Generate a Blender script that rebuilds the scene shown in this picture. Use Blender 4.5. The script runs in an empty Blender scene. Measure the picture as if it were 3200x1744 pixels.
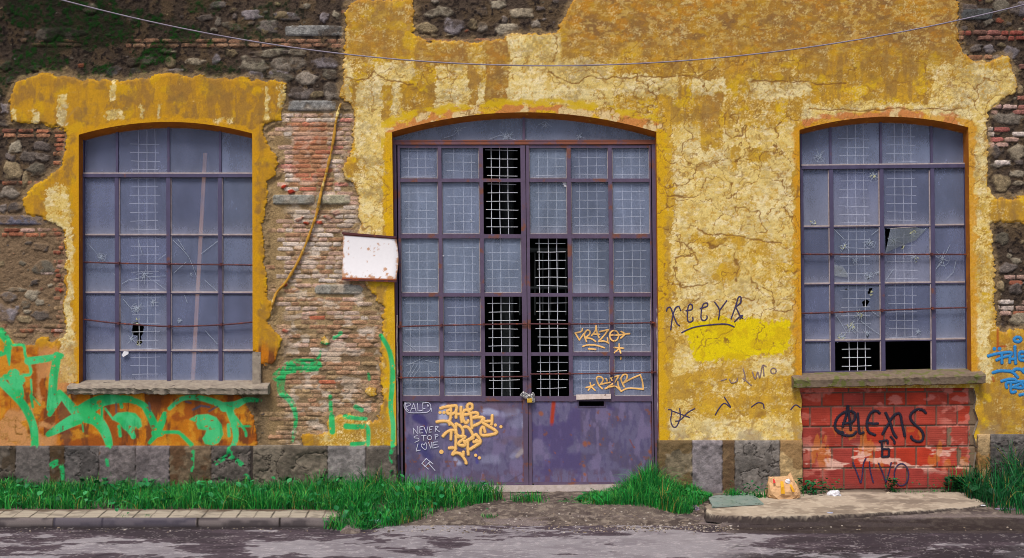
import bpy, math, random
import numpy as np
from mathutils import Vector
from mathutils.geometry import tessellate_polygon
random.seed(7); RNG = np.random.default_rng(11)
scene = bpy.context.scene
COL = scene.collection

# ------------------------------------------------------------------ measures
# The facade's plaster face is the plane Y = 0, the street lies towards -Y, Z is up.
# The photograph was measured in its own 3200 x 1744 pixels; 240 of them are one metre on the facade.
D, HC, F, CX, HY = 15.0, 3.525, 3600.0, 1600.0, 690.0
def P(px, py, Y=0.0):
    s = (D + Y) / F
    return Vector(((px - CX) * s, Y, HC - (py - HY) * s))
def G(px, py, z=0.0):
    d = (HC - z) * F / (py - HY)
    return Vector(((px - CX) * d / F, d - D, z))
def K(ox, oy, s):
    return lambda *pts: [(ox + x / s, oy + y / s) for x, y in pts]
VU = 1.24224
def V(*pts): return [(x * VU, y * VU) for x, y in pts]
def lin(c):
    c = np.asarray(c, float) / 255.0
    return np.where(c <= 0.04045, c / 12.92, ((c + 0.055) / 1.055) ** 2.4)
def S(r, g, b): return lin((r, g, b))

# ------------------------------------------------------------------ noise
def h2(ix, iy, seed):
    with np.errstate(over='ignore'):
        n = ix.astype(np.int64).astype(np.uint32) * np.uint32(374761393) + iy.astype(np.int64).astype(np.uint32) * np.uint32(668265263) + np.uint32((seed * 1274126177) & 0xffffffff)
        n = (n ^ (n >> np.uint32(13))) * np.uint32(1274126177)
        n = (n ^ (n >> np.uint32(15))) * np.uint32(2246822519)
        n = n ^ (n >> np.uint32(16))
    return n.astype(np.float32) / np.float32(4294967295.0)
def vn(x, y, seed):
    xi = np.floor(x); yi = np.floor(y)
    fx = (x - xi).astype(np.float32); fy = (y - yi).astype(np.float32)
    fx = fx * fx * (3 - 2 * fx); fy = fy * fy * (3 - 2 * fy)
    a = h2(xi, yi, seed); b = h2(xi + 1, yi, seed); c = h2(xi, yi + 1, seed); d = h2(xi + 1, yi + 1, seed)
    return (a + (b - a) * fx) * (1 - fy) + (c + (d - c) * fx) * fy
def fbm(x, y, seed, octs=4, gain=0.5):
    s = 0; a = 1.0; t = 0
    for i in range(octs):
        s = s + a * vn(x * 2 ** i + 17.3 * i, y * 2 ** i - 9.1 * i, seed + i); t += a; a *= gain
    return np.clip((s / t - 0.5) * 1.7 + 0.5, 0, 1)
def worley(x, y, seed):
    xi = np.floor(x); yi = np.floor(y)
    f1 = np.full(x.shape, 9.0, np.float32); f2 = f1.copy()
    for dx in (-1, 0, 1):
        for dy in (-1, 0, 1):
            cx = xi + dx; cy = yi + dy
            d = np.hypot(cx + h2(cx, cy, seed) - x, cy + h2(cx, cy, seed + 5) - y).astype(np.float32)
            f2 = np.minimum(f2, np.maximum(f1, d)); f1 = np.minimum(f1, d)
    return f1, f2
def sm(a, b, x):
    t = np.clip((x - a) / (b - a), 0, 1); return t * t * (3 - 2 * t)
def mixc(C, col, m):
    return C + (np.asarray(col, np.float32) - C) * m[..., None]
def sdf_poly(x, y, pts):
    d = np.full(x.shape, 1e9, np.float32); ins = np.zeros(x.shape, bool); n = len(pts)
    for i in range(n):
        x0, y0 = pts[i]; x1, y1 = pts[(i + 1) % n]
        ex, ey = x1 - x0, y1 - y0; L = ex * ex + ey * ey + 1e-9
        wx = x - x0; wy = y - y0
        t = np.clip((wx * ex + wy * ey) / L, 0, 1)
        d = np.minimum(d, (wx - ex * t) ** 2 + (wy - ey * t) ** 2)
        c = (y0 <= y) != (y1 <= y)
        if ey != 0: ins ^= c & (wx < ex * wy / ey)
    return np.where(ins, -np.sqrt(d), np.sqrt(d)).astype(np.float32)
def dist_line(x, y, pts):
    d = np.full(x.shape, 1e9, np.float32)
    for (x0, y0), (x1, y1) in zip(pts[:-1], pts[1:]):
        ex, ey = x1 - x0, y1 - y0; L = ex * ex + ey * ey + 1e-9
        t = np.clip(((x - x0) * ex + (y - y0) * ey) / L, 0, 1)
        d = np.minimum(d, (x - x0 - ex * t) ** 2 + (y - y0 - ey * t) ** 2)
    return np.sqrt(d)
def spline(pts, n=6, closed=False):
    if len(pts) < 3: return list(pts)
    out = []; m = len(pts)
    rng = range(m if closed else m - 1)
    for i in rng:
        g = lambda k: pts[k % m] if closed else pts[min(max(k, 0), m - 1)]
        p0, p1, p2, p3 = g(i - 1), g(i), g(i + 1), g(i + 2)
        for k in range(n):
            t = k / n
            out.append(tuple(0.5 * (2 * b + (c - a) * t + (2 * a - 5 * b + 4 * c - d) * t * t + (3 * b - a - 3 * c + d) * t ** 3) for a, b, c, d in zip(p0, p1, p2, p3)))
    out.append(tuple(pts[0] if closed else pts[-1]))
    return out
def ell(cx, cy, rx, ry, n=18, a0=0, a1=360):
    return [(cx + rx * math.cos(math.radians(a0 + (a1 - a0) * i / n)), cy + ry * math.sin(math.radians(a0 + (a1 - a0) * i / n))) for i in range(n + 1)]

# ------------------------------------------------------------------ materials
def new_mat(name):
    m = bpy.data.materials.new(name); m.use_nodes = True
    return m, m.node_tree, m.node_tree.nodes['Principled BSDF']
def grain(nt, scale, lo, hi, detail=5, stretch=None, seed=0.0):
    tc = nt.nodes.new('ShaderNodeTexCoord'); n = nt.nodes.new('ShaderNodeTexNoise')
    n.inputs['Scale'].default_value = scale; n.inputs['Detail'].default_value = detail; n.inputs['Roughness'].default_value = 0.62
    mp = nt.nodes.new('ShaderNodeMapping'); mp.inputs['Location'].default_value = (seed, seed * 1.7, seed * .3)
    if stretch: mp.inputs['Scale'].default_value = stretch
    nt.links.new(tc.outputs['Object'], mp.inputs[0]); nt.links.new(mp.outputs[0], n.inputs['Vector'])
    r = nt.nodes.new('ShaderNodeMapRange'); r.inputs['From Min'].default_value = .25; r.inputs['From Max'].default_value = .75
    r.inputs['To Min'].default_value = lo; r.inputs['To Max'].default_value = hi
    nt.links.new(n.outputs['Fac'], r.inputs['Value'])
    return r.outputs[0], n.outputs['Fac']
def mixnode(nt, kind, fac, a, b):
    m = nt.nodes.new('ShaderNodeMix'); m.data_type = 'RGBA'; m.blend_type = kind
    for sock, v in ((m.inputs[0], fac), (m.inputs[6], a), (m.inputs[7], b)):
        if isinstance(v, bpy.types.NodeSocket): nt.links.new(v, sock)
        elif isinstance(v, (int, float)): sock.default_value = v
        else: sock.default_value = (*[float(q) for q in v][:3], 1)
    return m.outputs[2]
def bump(nt, bs, h, strength, dist):
    b = nt.nodes.new('ShaderNodeBump'); b.inputs['Strength'].default_value = strength; b.inputs['Distance'].default_value = dist
    nt.links.new(h, b.inputs['Height']); nt.links.new(b.outputs[0], bs.inputs['Normal'])
def attr_mat(name, rough=.9, gscale=90, lo=.8, hi=1.2, bstr=.5, bdist=.006, spec=.25):
    """colour from the mesh's own paint layer, broken up by fine procedural grain and bump"""
    m, nt, bs = new_mat(name)
    a = nt.nodes.new('ShaderNodeAttribute'); a.attribute_name = 'Col'
    g, f = grain(nt, gscale, lo, hi)
    c = mixnode(nt, 'MULTIPLY', 1.0, a.outputs['Color'], (1, 1, 1))
    mm = nt.nodes.new('ShaderNodeVectorMath'); mm.operation = 'SCALE'
    nt.links.new(c, mm.inputs[0]); nt.links.new(g, mm.inputs['Scale'])
    nt.links.new(mm.outputs[0], bs.inputs['Base Color'])
    bs.inputs['Roughness'].default_value = rough; bs.inputs['Specular IOR Level'].default_value = spec
    if bstr: bump(nt, bs, f, bstr, bdist)
    return m
def noise_mat(name, c1, c2, scale=12, rough=.8, c3=None, t3=.62, s3=6, stretch=None, bstr=.3, bdist=.003, metal=0, spec=.4, seed=0):
    m, nt, bs = new_mat(name)
    g, f = grain(nt, scale, 0, 1, stretch=stretch, seed=seed)
    c = mixnode(nt, 'MIX', g, c1, c2)
    if c3 is not None:
        g3, f3 = grain(nt, s3, 0, 1, detail=7, seed=seed + 4.4)
        r = nt.nodes.new('ShaderNodeMapRange'); r.inputs['From Min'].default_value = t3 - .035; r.inputs['From Max'].default_value = t3 + .035
        nt.links.new(f3, r.inputs['Value'])
        c = mixnode(nt, 'MIX', r.outputs[0], c, c3)
    nt.links.new(c, bs.inputs['Base Color']); bs.inputs['Roughness'].default_value = rough
    bs.inputs['Metallic'].default_value = metal; bs.inputs['Specular IOR Level'].default_value = spec
    if bstr: bump(nt, bs, f, bstr, bdist)
    return m
M = {}
M['plaster'] = attr_mat('weathered plaster', .92, 140, .80, 1.2, .14, .003)
M['masonry'] = attr_mat('rubble and brick masonry', .95, 60, .68, 1.32, .9, .012, .15)
M['plinth'] = attr_mat('plinth stone', .93, 70, .78, 1.2, .8, .008)
M['clay'] = attr_mat('hollow clay block', .85, 60, .86, 1.12, .35, .004)
M['panel'] = attr_mat('painted sheet steel', .6, 60, .88, 1.12, .12, .002, .35)
M['asphalt'] = attr_mat('asphalt', .9, 150, .6, 1.42, .9, .007)
M['soil'] = attr_mat('trodden soil', .97, 60, .65, 1.35, 1.0, .014, .1)
M['paving'] = attr_mat('concrete paving', .92, 110, .82, 1.16, .5, .004)
M['leaf'] = attr_mat('grass blade', .6, 30, .85, 1.15, 0, 0, .3)
M['soffit'] = noise_mat('ochre reveal paint', S(186, 108, 12), S(140, 78, 10), 7, .9, S(200, 150, 40), .66, 9)
M['steel'] = noise_mat('purple steel paint', S(80, 75, 104), S(66, 58, 84), 9, .55, S(112, 70, 58), .66, 5, (1, 1, .5))
M['steelrust'] = noise_mat('rusted purple steel', S(92, 78, 102), S(80, 64, 84), 11, .65, S(112, 68, 56), .60, 4, (1, 1, .5), seed=3)
M['ruststeel'] = noise_mat('rusting lintel', S(112, 82, 96), S(104, 70, 72), 8, .75, S(128, 74, 54), .5, 5, (.5, 1, 1), seed=6)
M['putty'] = noise_mat('dusty putty', S(184, 172, 170), S(140, 124, 122), 30, .85)
M['rust'] = noise_mat('rusty rod', S(92, 44, 40), S(66, 36, 44), 25, .8, S(128, 62, 36), .6, 18)
M['wire'] = noise_mat('galvanised wire', S(214, 217, 220), S(186, 188, 196), 30, .5, bstr=0)
M['lime'] = noise_mat('old lime filler', S(204, 190, 184), S(168, 152, 140), 20, .9, S(120, 100, 90), .64, 12)
M['sign'] = attr_mat('white enamel sheet', .4, 25, .97, 1.03, .05, .001, .4)
M['cable'] = noise_mat('grey cable sheath', S(140, 132, 146), S(112, 102, 116), 20, .6, bstr=0)
M['paintcable'] = noise_mat('cable caked in plaster', S(190, 142, 50), S(160, 112, 30), 14, .9, S(212, 190, 120), .56, 5, bstr=.8, bdist=.01)
M['brass'] = noise_mat('brass', S(226, 188, 72), S(196, 152, 48), 40, .35, metal=.35)
M['chain'] = noise_mat('zinc chain', S(214, 212, 208), S(150, 148, 148), 60, .35, metal=.5)
M['kraft'] = noise_mat('kraft paper', S(204, 164, 120), S(182, 140, 98), 14, .85, bstr=.5, bdist=.012)
M['yellowprint'] = noise_mat('yellow print', S(216, 160, 12), S(196, 138, 10), 20, .7)
M['redprint'] = noise_mat('red print', S(196, 24, 24), S(170, 18, 20), 20, .6)
M['white'] = noise_mat('white paper', S(226, 224, 226), S(196, 196, 204), 20, .85)
M['bluewhite'] = noise_mat('blue printed wrapper', S(196, 206, 226), S(120, 140, 190), 30, .6)
M['pinkgrey'] = noise_mat('grey stone', S(140, 126, 146), S(100, 88, 104), 18, .85, S(210, 120, 190), .64, 14)
M['card'] = noise_mat('pale cardboard', S(186, 172, 150), S(150, 136, 116), 20, .9)
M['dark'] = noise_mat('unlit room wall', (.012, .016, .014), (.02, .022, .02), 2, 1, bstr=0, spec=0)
M['wood'] = noise_mat('bare lath', S(206, 158, 116), S(170, 122, 86), 9, .8, stretch=(4, 4, .4))
M['concrete'] = noise_mat('sill concrete', S(160, 148, 130), S(116, 104, 94), 14, .95, S(84, 74, 66), .64, 7, bstr=.9, bdist=.012)
M['mosssill'] = noise_mat('mossy sill concrete', S(128, 112, 92), S(94, 78, 66), 16, .95, S(96, 98, 48), .56, 8, bstr=.9, bdist=.012)
M['pebble'] = attr_mat('pebble', .9, 60, .8, 1.2, 0, 0)
def glass_mat(name, c1, c2, alpha, rough=.3):
    m, nt, bs = new_mat(name)
    a = nt.nodes.new('ShaderNodeAttribute'); a.attribute_name = 'Col'
    g, f = grain(nt, 2.6, .72, 1.26, detail=7, stretch=(1.6, 1.6, .7)); g2, f2 = grain(nt, 120, .84, 1.16, detail=3, stretch=(1, 1, .35))
    ml = nt.nodes.new('ShaderNodeMath'); ml.operation = 'MULTIPLY'; nt.links.new(g, ml.inputs[0]); nt.links.new(g2, ml.inputs[1])
    mm = nt.nodes.new('ShaderNodeVectorMath'); mm.operation = 'SCALE'
    nt.links.new(a.outputs['Color'], mm.inputs[0]); nt.links.new(ml.outputs[0], mm.inputs['Scale'])
    nt.links.new(mm.outputs[0], bs.inputs['Base Color']); bs.inputs['Roughness'].default_value = rough
    bs.inputs['Specular IOR Level'].default_value = .5
    bump(nt, bs, f2, .15, .002)
    tr = nt.nodes.new('ShaderNodeBsdfTransparent'); mx = nt.nodes.new('ShaderNodeMixShader'); mx.inputs[0].default_value = alpha
    nt.links.new(tr.outputs[0], mx.inputs[1]); nt.links.new(bs.outputs[0], mx.inputs[2])
    nt.links.new(mx.outputs[0], nt.nodes['Material Output'].inputs['Surface'])
    return m
M['glass'] = glass_mat('wired glass', 0, 0, .45)
M['sheetglass'] = noise_mat('dusty sheet glass', S(116, 138, 130), S(140, 150, 142), 9, .25, S(96, 112, 100), .6, 12, spec=.5, bstr=.1)
def paint(name, c, rough=.75, k=.82, wear=0.0):
    m = noise_mat(name, c, np.asarray(c) * k, 30, rough, bstr=.15)
    if wear:
        nt = m.node_tree; g, f = grain(nt, 75, 0, 1, detail=4, seed=2.2); r = nt.nodes.new('ShaderNodeMapRange'); r.inputs['From Min'].default_value = .5 + .2 * (1 - wear * 1.6); r.inputs['From Max'].default_value = r.inputs['From Min'].default_value + .12; r.inputs['To Min'].default_value = 1; r.inputs['To Max'].default_value = .05
        nt.links.new(f, r.inputs['Value']); nt.links.new(r.outputs[0], nt.nodes['Principled BSDF'].inputs['Alpha'])
    return m
M['p_orange'] = paint('peach spray paint', S(243, 190, 112), k=.93)
M['p_chalk'] = paint('white chalk', S(206, 206, 224), wear=0.35)
M['p_black'] = paint('blue black spray paint', S(24, 24, 44), wear=0.2)
M['p_fade'] = paint('faded blue spray paint', S(58, 46, 86), k=.6, wear=0.6)
M['p_navy'] = paint('dark violet marker', S(66, 54, 92), k=.7, wear=0.4)
M['p_grey'] = paint('washed out violet marker', S(146, 122, 116), wear=0.6)
M['p_blue'] = paint('sky blue spray paint', S(44, 134, 196), wear=0.25)
def mist(name, c, a):
    m = noise_mat(name, c, c, 30, .9, bstr=0); nt = m.node_tree; g, f = grain(nt, 130, 0, a * 2, detail=3); nt.links.new(g, nt.nodes['Principled BSDF'].inputs['Alpha']); return m
M['h_orange'] = mist('peach overspray', S(243, 190, 112), .3); M['h_black'] = mist('black overspray', S(30, 26, 44), .3); M['h_blue'] = mist('blue overspray', S(44, 134, 196), .28)
M['p_crack'] = paint('crack white', S(168, 178, 192), wear=0.5)
M['p_edge'] = paint('pale glass splinters', S(196, 196, 150))

# ------------------------------------------------------------------ mesh helpers
class MB:
    def __init__(s): s.v = []; s.f = []; s.c = []
    def add(s, vs, fs, col=None):
        o = len(s.v); s.v.extend([tuple(q) for q in vs]); s.f.extend([tuple(i + o for i in f) for f in fs])
        if col is not None: s.c.extend([tuple(col)] * len(vs) if np.ndim(col) == 1 else [tuple(q) for q in col])
        return s
    def hexa(s, a, b):
        """a, b: two rings of four points, joined into a closed block"""
        return s.add(list(a) + list(b), [(3, 2, 1, 0), (4, 5, 6, 7), (0, 1, 5, 4), (1, 2, 6, 5), (2, 3, 7, 6), (3, 0, 4, 7)])
    def box(s, x0, y0, z0, x1, y1, z1):
        return s.hexa([(x0, y0, z0), (x1, y0, z0), (x1, y0, z1), (x0, y0, z1)], [(x0, y1, z0), (x1, y1, z0), (x1, y1, z1), (x0, y1, z1)])
    def bar(s, p0, p1, w, Y0, Y1):
        """straight steel bar on the facade between two measured points, w measured pixels wide"""
        dx, dy = p1[0] - p0[0], p1[1] - p0[1]; L = math.hypot(dx, dy); nx, ny = -dy / L * w / 2, dx / L * w / 2
        q = [(p0[0] + nx, p0[1] + ny), (p1[0] + nx, p1[1] + ny), (p1[0] - nx, p1[1] - ny), (p0[0] - nx, p0[1] - ny)]
        b = [P(x, y, Y1) for x, y in q]; f = [Vector((v.x, Y0, v.z)) for v in b]
        return s.hexa(f, b)
    def tube(s, pts, r, n=8, flat=1.0, closed=False, up=None):
        pts = [Vector(p) for p in pts]; m = len(pts); base = len(s.v); vs = []; fs = []
        rr = r if hasattr(r, '__len__') else [r] * m
        for i, p in enumerate(pts):
            t = (pts[(i + 1) % m] - pts[i - 1]) if closed else (pts[min(i + 1, m - 1)] - pts[max(i - 1, 0)])
            if t.length < 1e-9: t = Vector((1, 0, 0))
            t.normalize(); u = Vector((0, -1, 0)) if up is None else Vector(up)
            if abs(t.dot(u)) > .95: u = Vector((1, 0, 0))
            a = t.cross(u).normalized(); b = a.cross(t).normalized()
            for k in range(n):
                th = 2 * math.pi * k / n
                vs.append(p + a * (rr[i] * math.cos(th)) + b * (rr[i] * flat * math.sin(th)))
        for i in range(m if closed else m - 1):
            j = (i + 1) % m
            for k in range(n):
                l = (k + 1) % n; fs.append((i * n + k, i * n + l, j * n + l, j * n + k))
        if not closed: fs += [tuple(range(n - 1, -1, -1)), tuple((m - 1) * n + k for k in range(n))]
        return s.add(vs, fs)
    def build(s, name, mat, parent=None, smooth=False, origin=None):
        me = bpy.data.meshes.new(name)
        o = origin or (0, 0, 0)
        me.from_pydata([(v[0] - o[0], v[1] - o[1], v[2] - o[2]) for v in s.v], [], s.f); me.update()
        if s.c:
            a = me.color_attributes.new('Col', 'FLOAT_COLOR', 'POINT')
            arr = np.ones((len(s.v), 4), np.float32); arr[:, :3] = np.array(s.c)[:, :3]; a.data.foreach_set('color', arr.ravel())
        if smooth: me.polygons.foreach_set('use_smooth', [True] * len(me.polygons))
        return link(name, me, mat, parent, o)
def link(name, me, mat, parent=None, loc=(0, 0, 0)):
    ob = bpy.data.objects.new(name, me); COL.objects.link(ob); ob.location = loc
    if mat: me.materials.append(mat)
    if parent:
        ob.parent = parent
        if tuple(loc) != (0, 0, 0): ob.location = Vector(loc) - parent_loc(parent)
        elif parent_loc(parent).length: ob.location = -parent_loc(parent)
    return ob
def parent_loc(p):
    v = Vector(p.location)
    while p.parent: p = p.parent; v += Vector(p.location)
    return v
def empty(name, loc, label, cat, group=None):
    o = bpy.data.objects.new(name, None); COL.objects.link(o); o.location = loc; o.empty_display_size = .1
    return tag(o, label, cat, group)
def tag(o, label=None, cat=None, group=None, kind=None):
    if label: o['label'] = label
    if cat: o['category'] = cat
    if group: o['group'] = group
    if kind: o['kind'] = kind
    return o
def grid_mesh(name, X, Y, Z, C, keep, mat, parent=None, smooth=True):
    """a sheet of quads over 2-D arrays; keep marks the quads that exist"""
    n, m = X.shape
    idx = np.arange(n * m).reshape(n, m)
    q = np.stack([idx[:-1, :-1], idx[:-1, 1:], idx[1:, 1:], idx[1:, :-1]], -1)[keep]
    used = np.zeros(n * m, bool); used[q.ravel()] = True
    remap = np.cumsum(used) - 1; q = remap[q].astype(np.int32)
    co = np.stack([X.ravel()[used], Y.ravel()[used], Z.ravel()[used]], -1).astype(np.float32)
    me = bpy.data.meshes.new(name); me.vertices.add(len(co)); me.vertices.foreach_set('co', co.ravel())
    me.loops.add(q.size); me.loops.foreach_set('vertex_index', q.ravel())
    me.polygons.add(len(q)); me.polygons.foreach_set('loop_start', np.arange(0, q.size, 4, dtype=np.int32))
    me.update(calc_edges=True)
    a = me.color_attributes.new('Col', 'FLOAT_COLOR', 'POINT')
    arr = np.ones((len(co), 4), np.float32); arr[:, :3] = C.reshape(-1, 3)[used]; a.data.foreach_set('color', arr.ravel())
    if smooth: me.polygons.foreach_set('use_smooth', np.ones(len(q), bool))
    return link(name, me, mat, parent)

# ------------------------------------------------------------------ layout of the facade (measured pixels)
def arch(l0, l1, ap, r1, r0, n=28):
    """left foot, left spring, crown, right spring, right foot"""
    xs = np.linspace(l1[0], r1[0], n); t = np.polyfit([l1[0], ap[0], r1[0]], [l1[1], ap[1], r1[1]], 2)
    return [l0] + [(float(x), float(np.polyval(t, x))) for x in xs] + [r0]
OPEN = {
    'left': arch((247, 1222), (246, 421), (517, 381), (788, 417), (790, 1222)),
    'door': arch((1241, 1545), (1225, 412), (1636, 351), (2051, 412), (2062, 1545)),
    'right': arch((2506, 1192), (2498, 406), (2766, 365), (3026, 398), (3036, 1192)),
}
INFILL = V((2010, 976), (2018, 1010), (2014, 1040), (2019, 1075), (2015, 1120), (2018, 1250), (2446, 1250), (2450, 1190), (2458, 1130), (2450, 1095), (2462, 1058), (2452, 1030), (2456, 1000), (2450, 976))

PL = V((22,248),(30,215),(60,203),(95,192),(120,184),(140,188),(165,186),(180,196),(200,201),(290,201),(345,196),(375,193),(395,184),(420,188),(450,184),(475,189),(520,196),(560,198),(640,205),(690,202),(722,210),(720,250),(709,285),(710,303),(685,306),(662,310),(660,330),(667,365),(680,378),(691,389),(697,413),(688,437),(672,455),(666,475),(669,522),(662,570),(662,618),(669,694),(669,728),(683,759),(679,787),(679,811),(691,839),(709,852),(710,866),(705,890),(695,907),(681,916),(660,916),(647,907),(639,887),(630,890),(630,985),(600,990),(619,1024),(636,1052),(647,1086),(650,1130),(-950,1130),(-950,800),(-500,815),(-120,800),(0,825),(17,849),(31,869),(52,873),(65,869),(83,863),(89,854),(103,847),(119,849),(131,859),(155,849),(165,818),(165,777),(163,622),(163,584),(155,570),(138,556),(93,548),(69,536),(58,519),(62,501),(69,482),(103,457),(144,427),(158,406),(165,378),(169,344),(165,334),(138,323),(103,313),(34,310),(24,304),(21,280))
PM = V((869,21),(874,8),(885,4),(905,2),(960,1),(1000,-2),(1039,-6),(1040,34),(1038,83),(1057,96),(1077,103),(1120,101),(1160,104),(1229,102),(1268,103),(1273,93),(1290,84),(1332,83),(1366,84),(1391,84),(1401,81),(1405,64),(1412,48),(1426,24),(1446,0),(1470,-40),(1500,-260),(2390,-260),(2398,-60),(2408,0),(2411,52),(2414,89),(2420,120),(2437,145),(2457,158),(2488,151),(2510,143),(2526,140),(2540,141),(2545,155),(2550,172),(2559,206),(2557,230),(2550,239),(2526,248),(2506,265),(2488,282),(2485,310),(2483,344),(2485,396),(2488,447),(2491,485),(2509,499),(2543,499),(2576,495),(2900,500),(2900,556),(2576,562),(2536,562),(2505,563),(2497,569),(2500,592),(2495,612),(2497,647),(2502,678),(2505,729),(2505,745),(2509,786),(2507,814),(2515,831),(2529,838),(2540,828),(2557,824),(2576,831),(2700,836),(3500,820),(3500,1110),(1640,1130),(764,1130),(756,1100),(764,1093),(790,1091),(809,1090),(823,1086),(821,1065),(826,1050),(844,1043),(878,1040),(905,1048),(933,1060),(948,1055),(955,1034),(957,1007),(960,990),(960,949),(960,921),(958,890),(958,859),(957,832),(963,811),(960,797),(962,770),(950,759),(948,742),(934,735),(926,728),(920,708),(905,690),(890,600),(895,584),(900,570),(907,550),(905,522),(900,488),(885,464),(868,451),(864,427),(871,396),(885,361),(890,330),(892,296),(881,268),(864,256),(852,237),(857,213),(862,193),(864,138),(869,86),(867,34))
ISL = [V(*ell(818, 858, 9, 11, 10)), V((918,984),(926,975),(938,974),(950,984),(948,994),(936,1001),(924,997))]

def axis(lo, a, b, hi, fine, coarse):
    return np.concatenate([np.arange(lo, a, coarse), np.arange(a, b, fine), np.arange(b, hi + 1e-6, coarse)])
xs = axis(-11, -6.85, 6.85, 11, .01, .06); zs = axis(.5, .5, 6.46, 7.7, .01, .06)
GX, GZ = np.meshgrid(xs, zs); GX = GX.astype(np.float32); GZ = GZ.astype(np.float32)
PX = CX + GX * 240; PY = HY + (HC - GZ) * 240
PXS = CX + xs * 240; PYS = HY + (HC - zs) * 240          # PYS falls as the row climbs
def win(x0, y0, x1, y1):
    i0, i1 = np.searchsorted(PXS, [x0, x1]); j0, j1 = np.searchsorted(-PYS, [-y1, -y0])
    return slice(max(j0, 0), j1 + 1), slice(max(i0, 0), i1 + 1)

jit = (fbm(PX / 26, PY / 26, 3, 5, .6) - .5) * 15 + (fbm(PX / 80, PY / 80, 5, 2) - .5) * 8 + (fbm(PX / 11, PY / 9, 8, 4, .65) - .5) * 7
sL = np.full(PX.shape, 1e4, np.float32); sM = sL.copy()
w = win(-1300, 190, 960, 1440); sL[w] = sdf_poly(PX[w], PY[w], PL)
w = win(900, -400, 4400, 1440); sM[w] = sdf_poly(PX[w], PY[w], PM)
sP = np.minimum(sL, sM)
for q in ISL:
    w = win(q[0][0] - 90, q[0][1] - 90, q[0][0] + 90, q[0][1] + 90); sP[w] = np.minimum(sP[w], sdf_poly(PX[w], PY[w], q) )
sP = sP + jit
sO = np.full(PX.shape, 1e4, np.float32)
for k, q in list(OPEN.items()) + [('infill', INFILL)]:
    xx = [a for a, b in q]; yy = [b for a, b in q]
    w = win(min(xx) - 90, min(yy) - 90, max(xx) + 90, max(yy) + 90)
    sO[w] = np.minimum(sO[w], sdf_poly(PX[w], PY[w], q))

# ------------------------------------------------------------------ bare masonry: mortar, cobbles, bricks, slabs as relief
n1 = fbm(PX / 40, PY / 40, 21, 5); n2 = fbm(PX / 9, PY / 9, 31, 3); n3 = vn(PX / 3.2, PY / 3.2, 41)
pier0 = ((PX > 640 * VU) & (PX < 1000 * VU) & (PY > 275 * VU)).astype(np.float32)
H = .012 + .016 * (n1 - .5) + .012 * (n2 - .5) + .004 * (n3 - .5)       # metres proud of the masonry's base plane
mud = np.zeros(PX.shape + (3,), np.float32) + S(72, 60, 50)
mud = mixc(mud, S(88, 72, 54), sm(.45, .75, n1)); mud = mixc(mud, S(40, 32, 28), sm(.55, .85, n2))
pier = sm(640 * VU, 675 * VU, PX) * (1 - sm(985 * VU, 1000 * VU, PX)) * sm(255 * VU, 290 * VU, PY)
mud = mixc(mud, S(164, 140, 102), pier * (.75 + .25 * n1)); mud = mixc(mud, S(124, 102, 74), pier * sm(.5, .7, fbm(PX / 60, PY / 60, 77, 4)) * .7)
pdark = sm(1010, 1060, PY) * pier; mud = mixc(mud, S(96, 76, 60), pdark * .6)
lowl = (1 - sm(190, 230, PX)) * sm(560, 700, PY); mud = mixc(mud, S(124, 102, 78), lowl * .8)
mud = mixc(mud, S(150, 124, 84), (1 - sm(880, 890, PX)) * sm(820, 850, PX) * sm(250, 300, PY) * .5)
Cm = mud.copy(); H = H + pier0 * (.004 + .4 * (H - .012) - H)
moss = (1 - sm(480, 980, PX + 260 * (fbm(PX / 120, PY / 120, 55, 3) - .5))) * (1 - sm(170, 330, PY)) * sm(.38, .62, fbm(PX / 55, PY / 55, 56, 5))
def block(cx, cy, a, b, ang, p, h, col, rough=.25, flat=.0, seed=0):
    R = max(a, b) * 1.35
    w = win(cx - R, cy - R, cx + R, cy + R)
    if H[w].size == 0: return
    dx = PX[w] - cx; dy = PY[w] - cy; ca, sa = math.cos(ang), math.sin(ang)
    u = (dx * ca + dy * sa) / a; v = (-dx * sa + dy * ca) / b
    wob = 1 + rough * (vn(PX[w] / (a * .55) + seed, PY[w] / (b * .55) - seed, seed) - .5) * 1.2
    r = (np.abs(u) ** p + np.abs(v) ** p) ** (1.0 / p) * wob
    r = r + .10 * (n1[w] - .5) * (p < 4)
    prof = np.clip(1 - r, 0, 1); prof = np.minimum(prof / (1 - flat), 1) ** .5 if flat else np.minimum(1.25 * np.sqrt(1 - np.clip(r, 0, 1) ** 2), 1) * (.8 + .4 * n1[w])
    hh = np.where(r < 1, .004 + h * prof + .005 * (n2[w] - .5) + .003 * (n3[w] - .5), -1)
    m = hh > H[w]
    H[w] = np.where(m, hh, H[w])
    c = np.asarray(col, np.float32) * (0.62 + .6 * n2[w] + .3 * (n1[w] - .5) + .2 * (n3[w] - .5))[..., None]
    if p < 4: c = c + (Cm[w] - c) * (sm(.72, 1.0, r) * .7)[..., None]
    Cm[w] = np.where(m[..., None], c, Cm[w])
STONE = [S(132,124,116), S(120,112,110), S(112,106,96), S(146,136,120), S(104,96,92), S(128,122,128), S(150,142,128), S(96,88,86), S(138,124,100)]
BRICK = [S(158,96,70), S(146,84,64), S(172,108,78), S(128,80,66), S(160,112,84)]
WHITE = [S(196,178,166), S(180,158,146), S(204,190,180), S(172,140,126), S(186,150,136)]
TAN = [S(150,124,92), S(160,118,92), S(140,110,86), S(166,134,108), S(150,108,84)]
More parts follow.
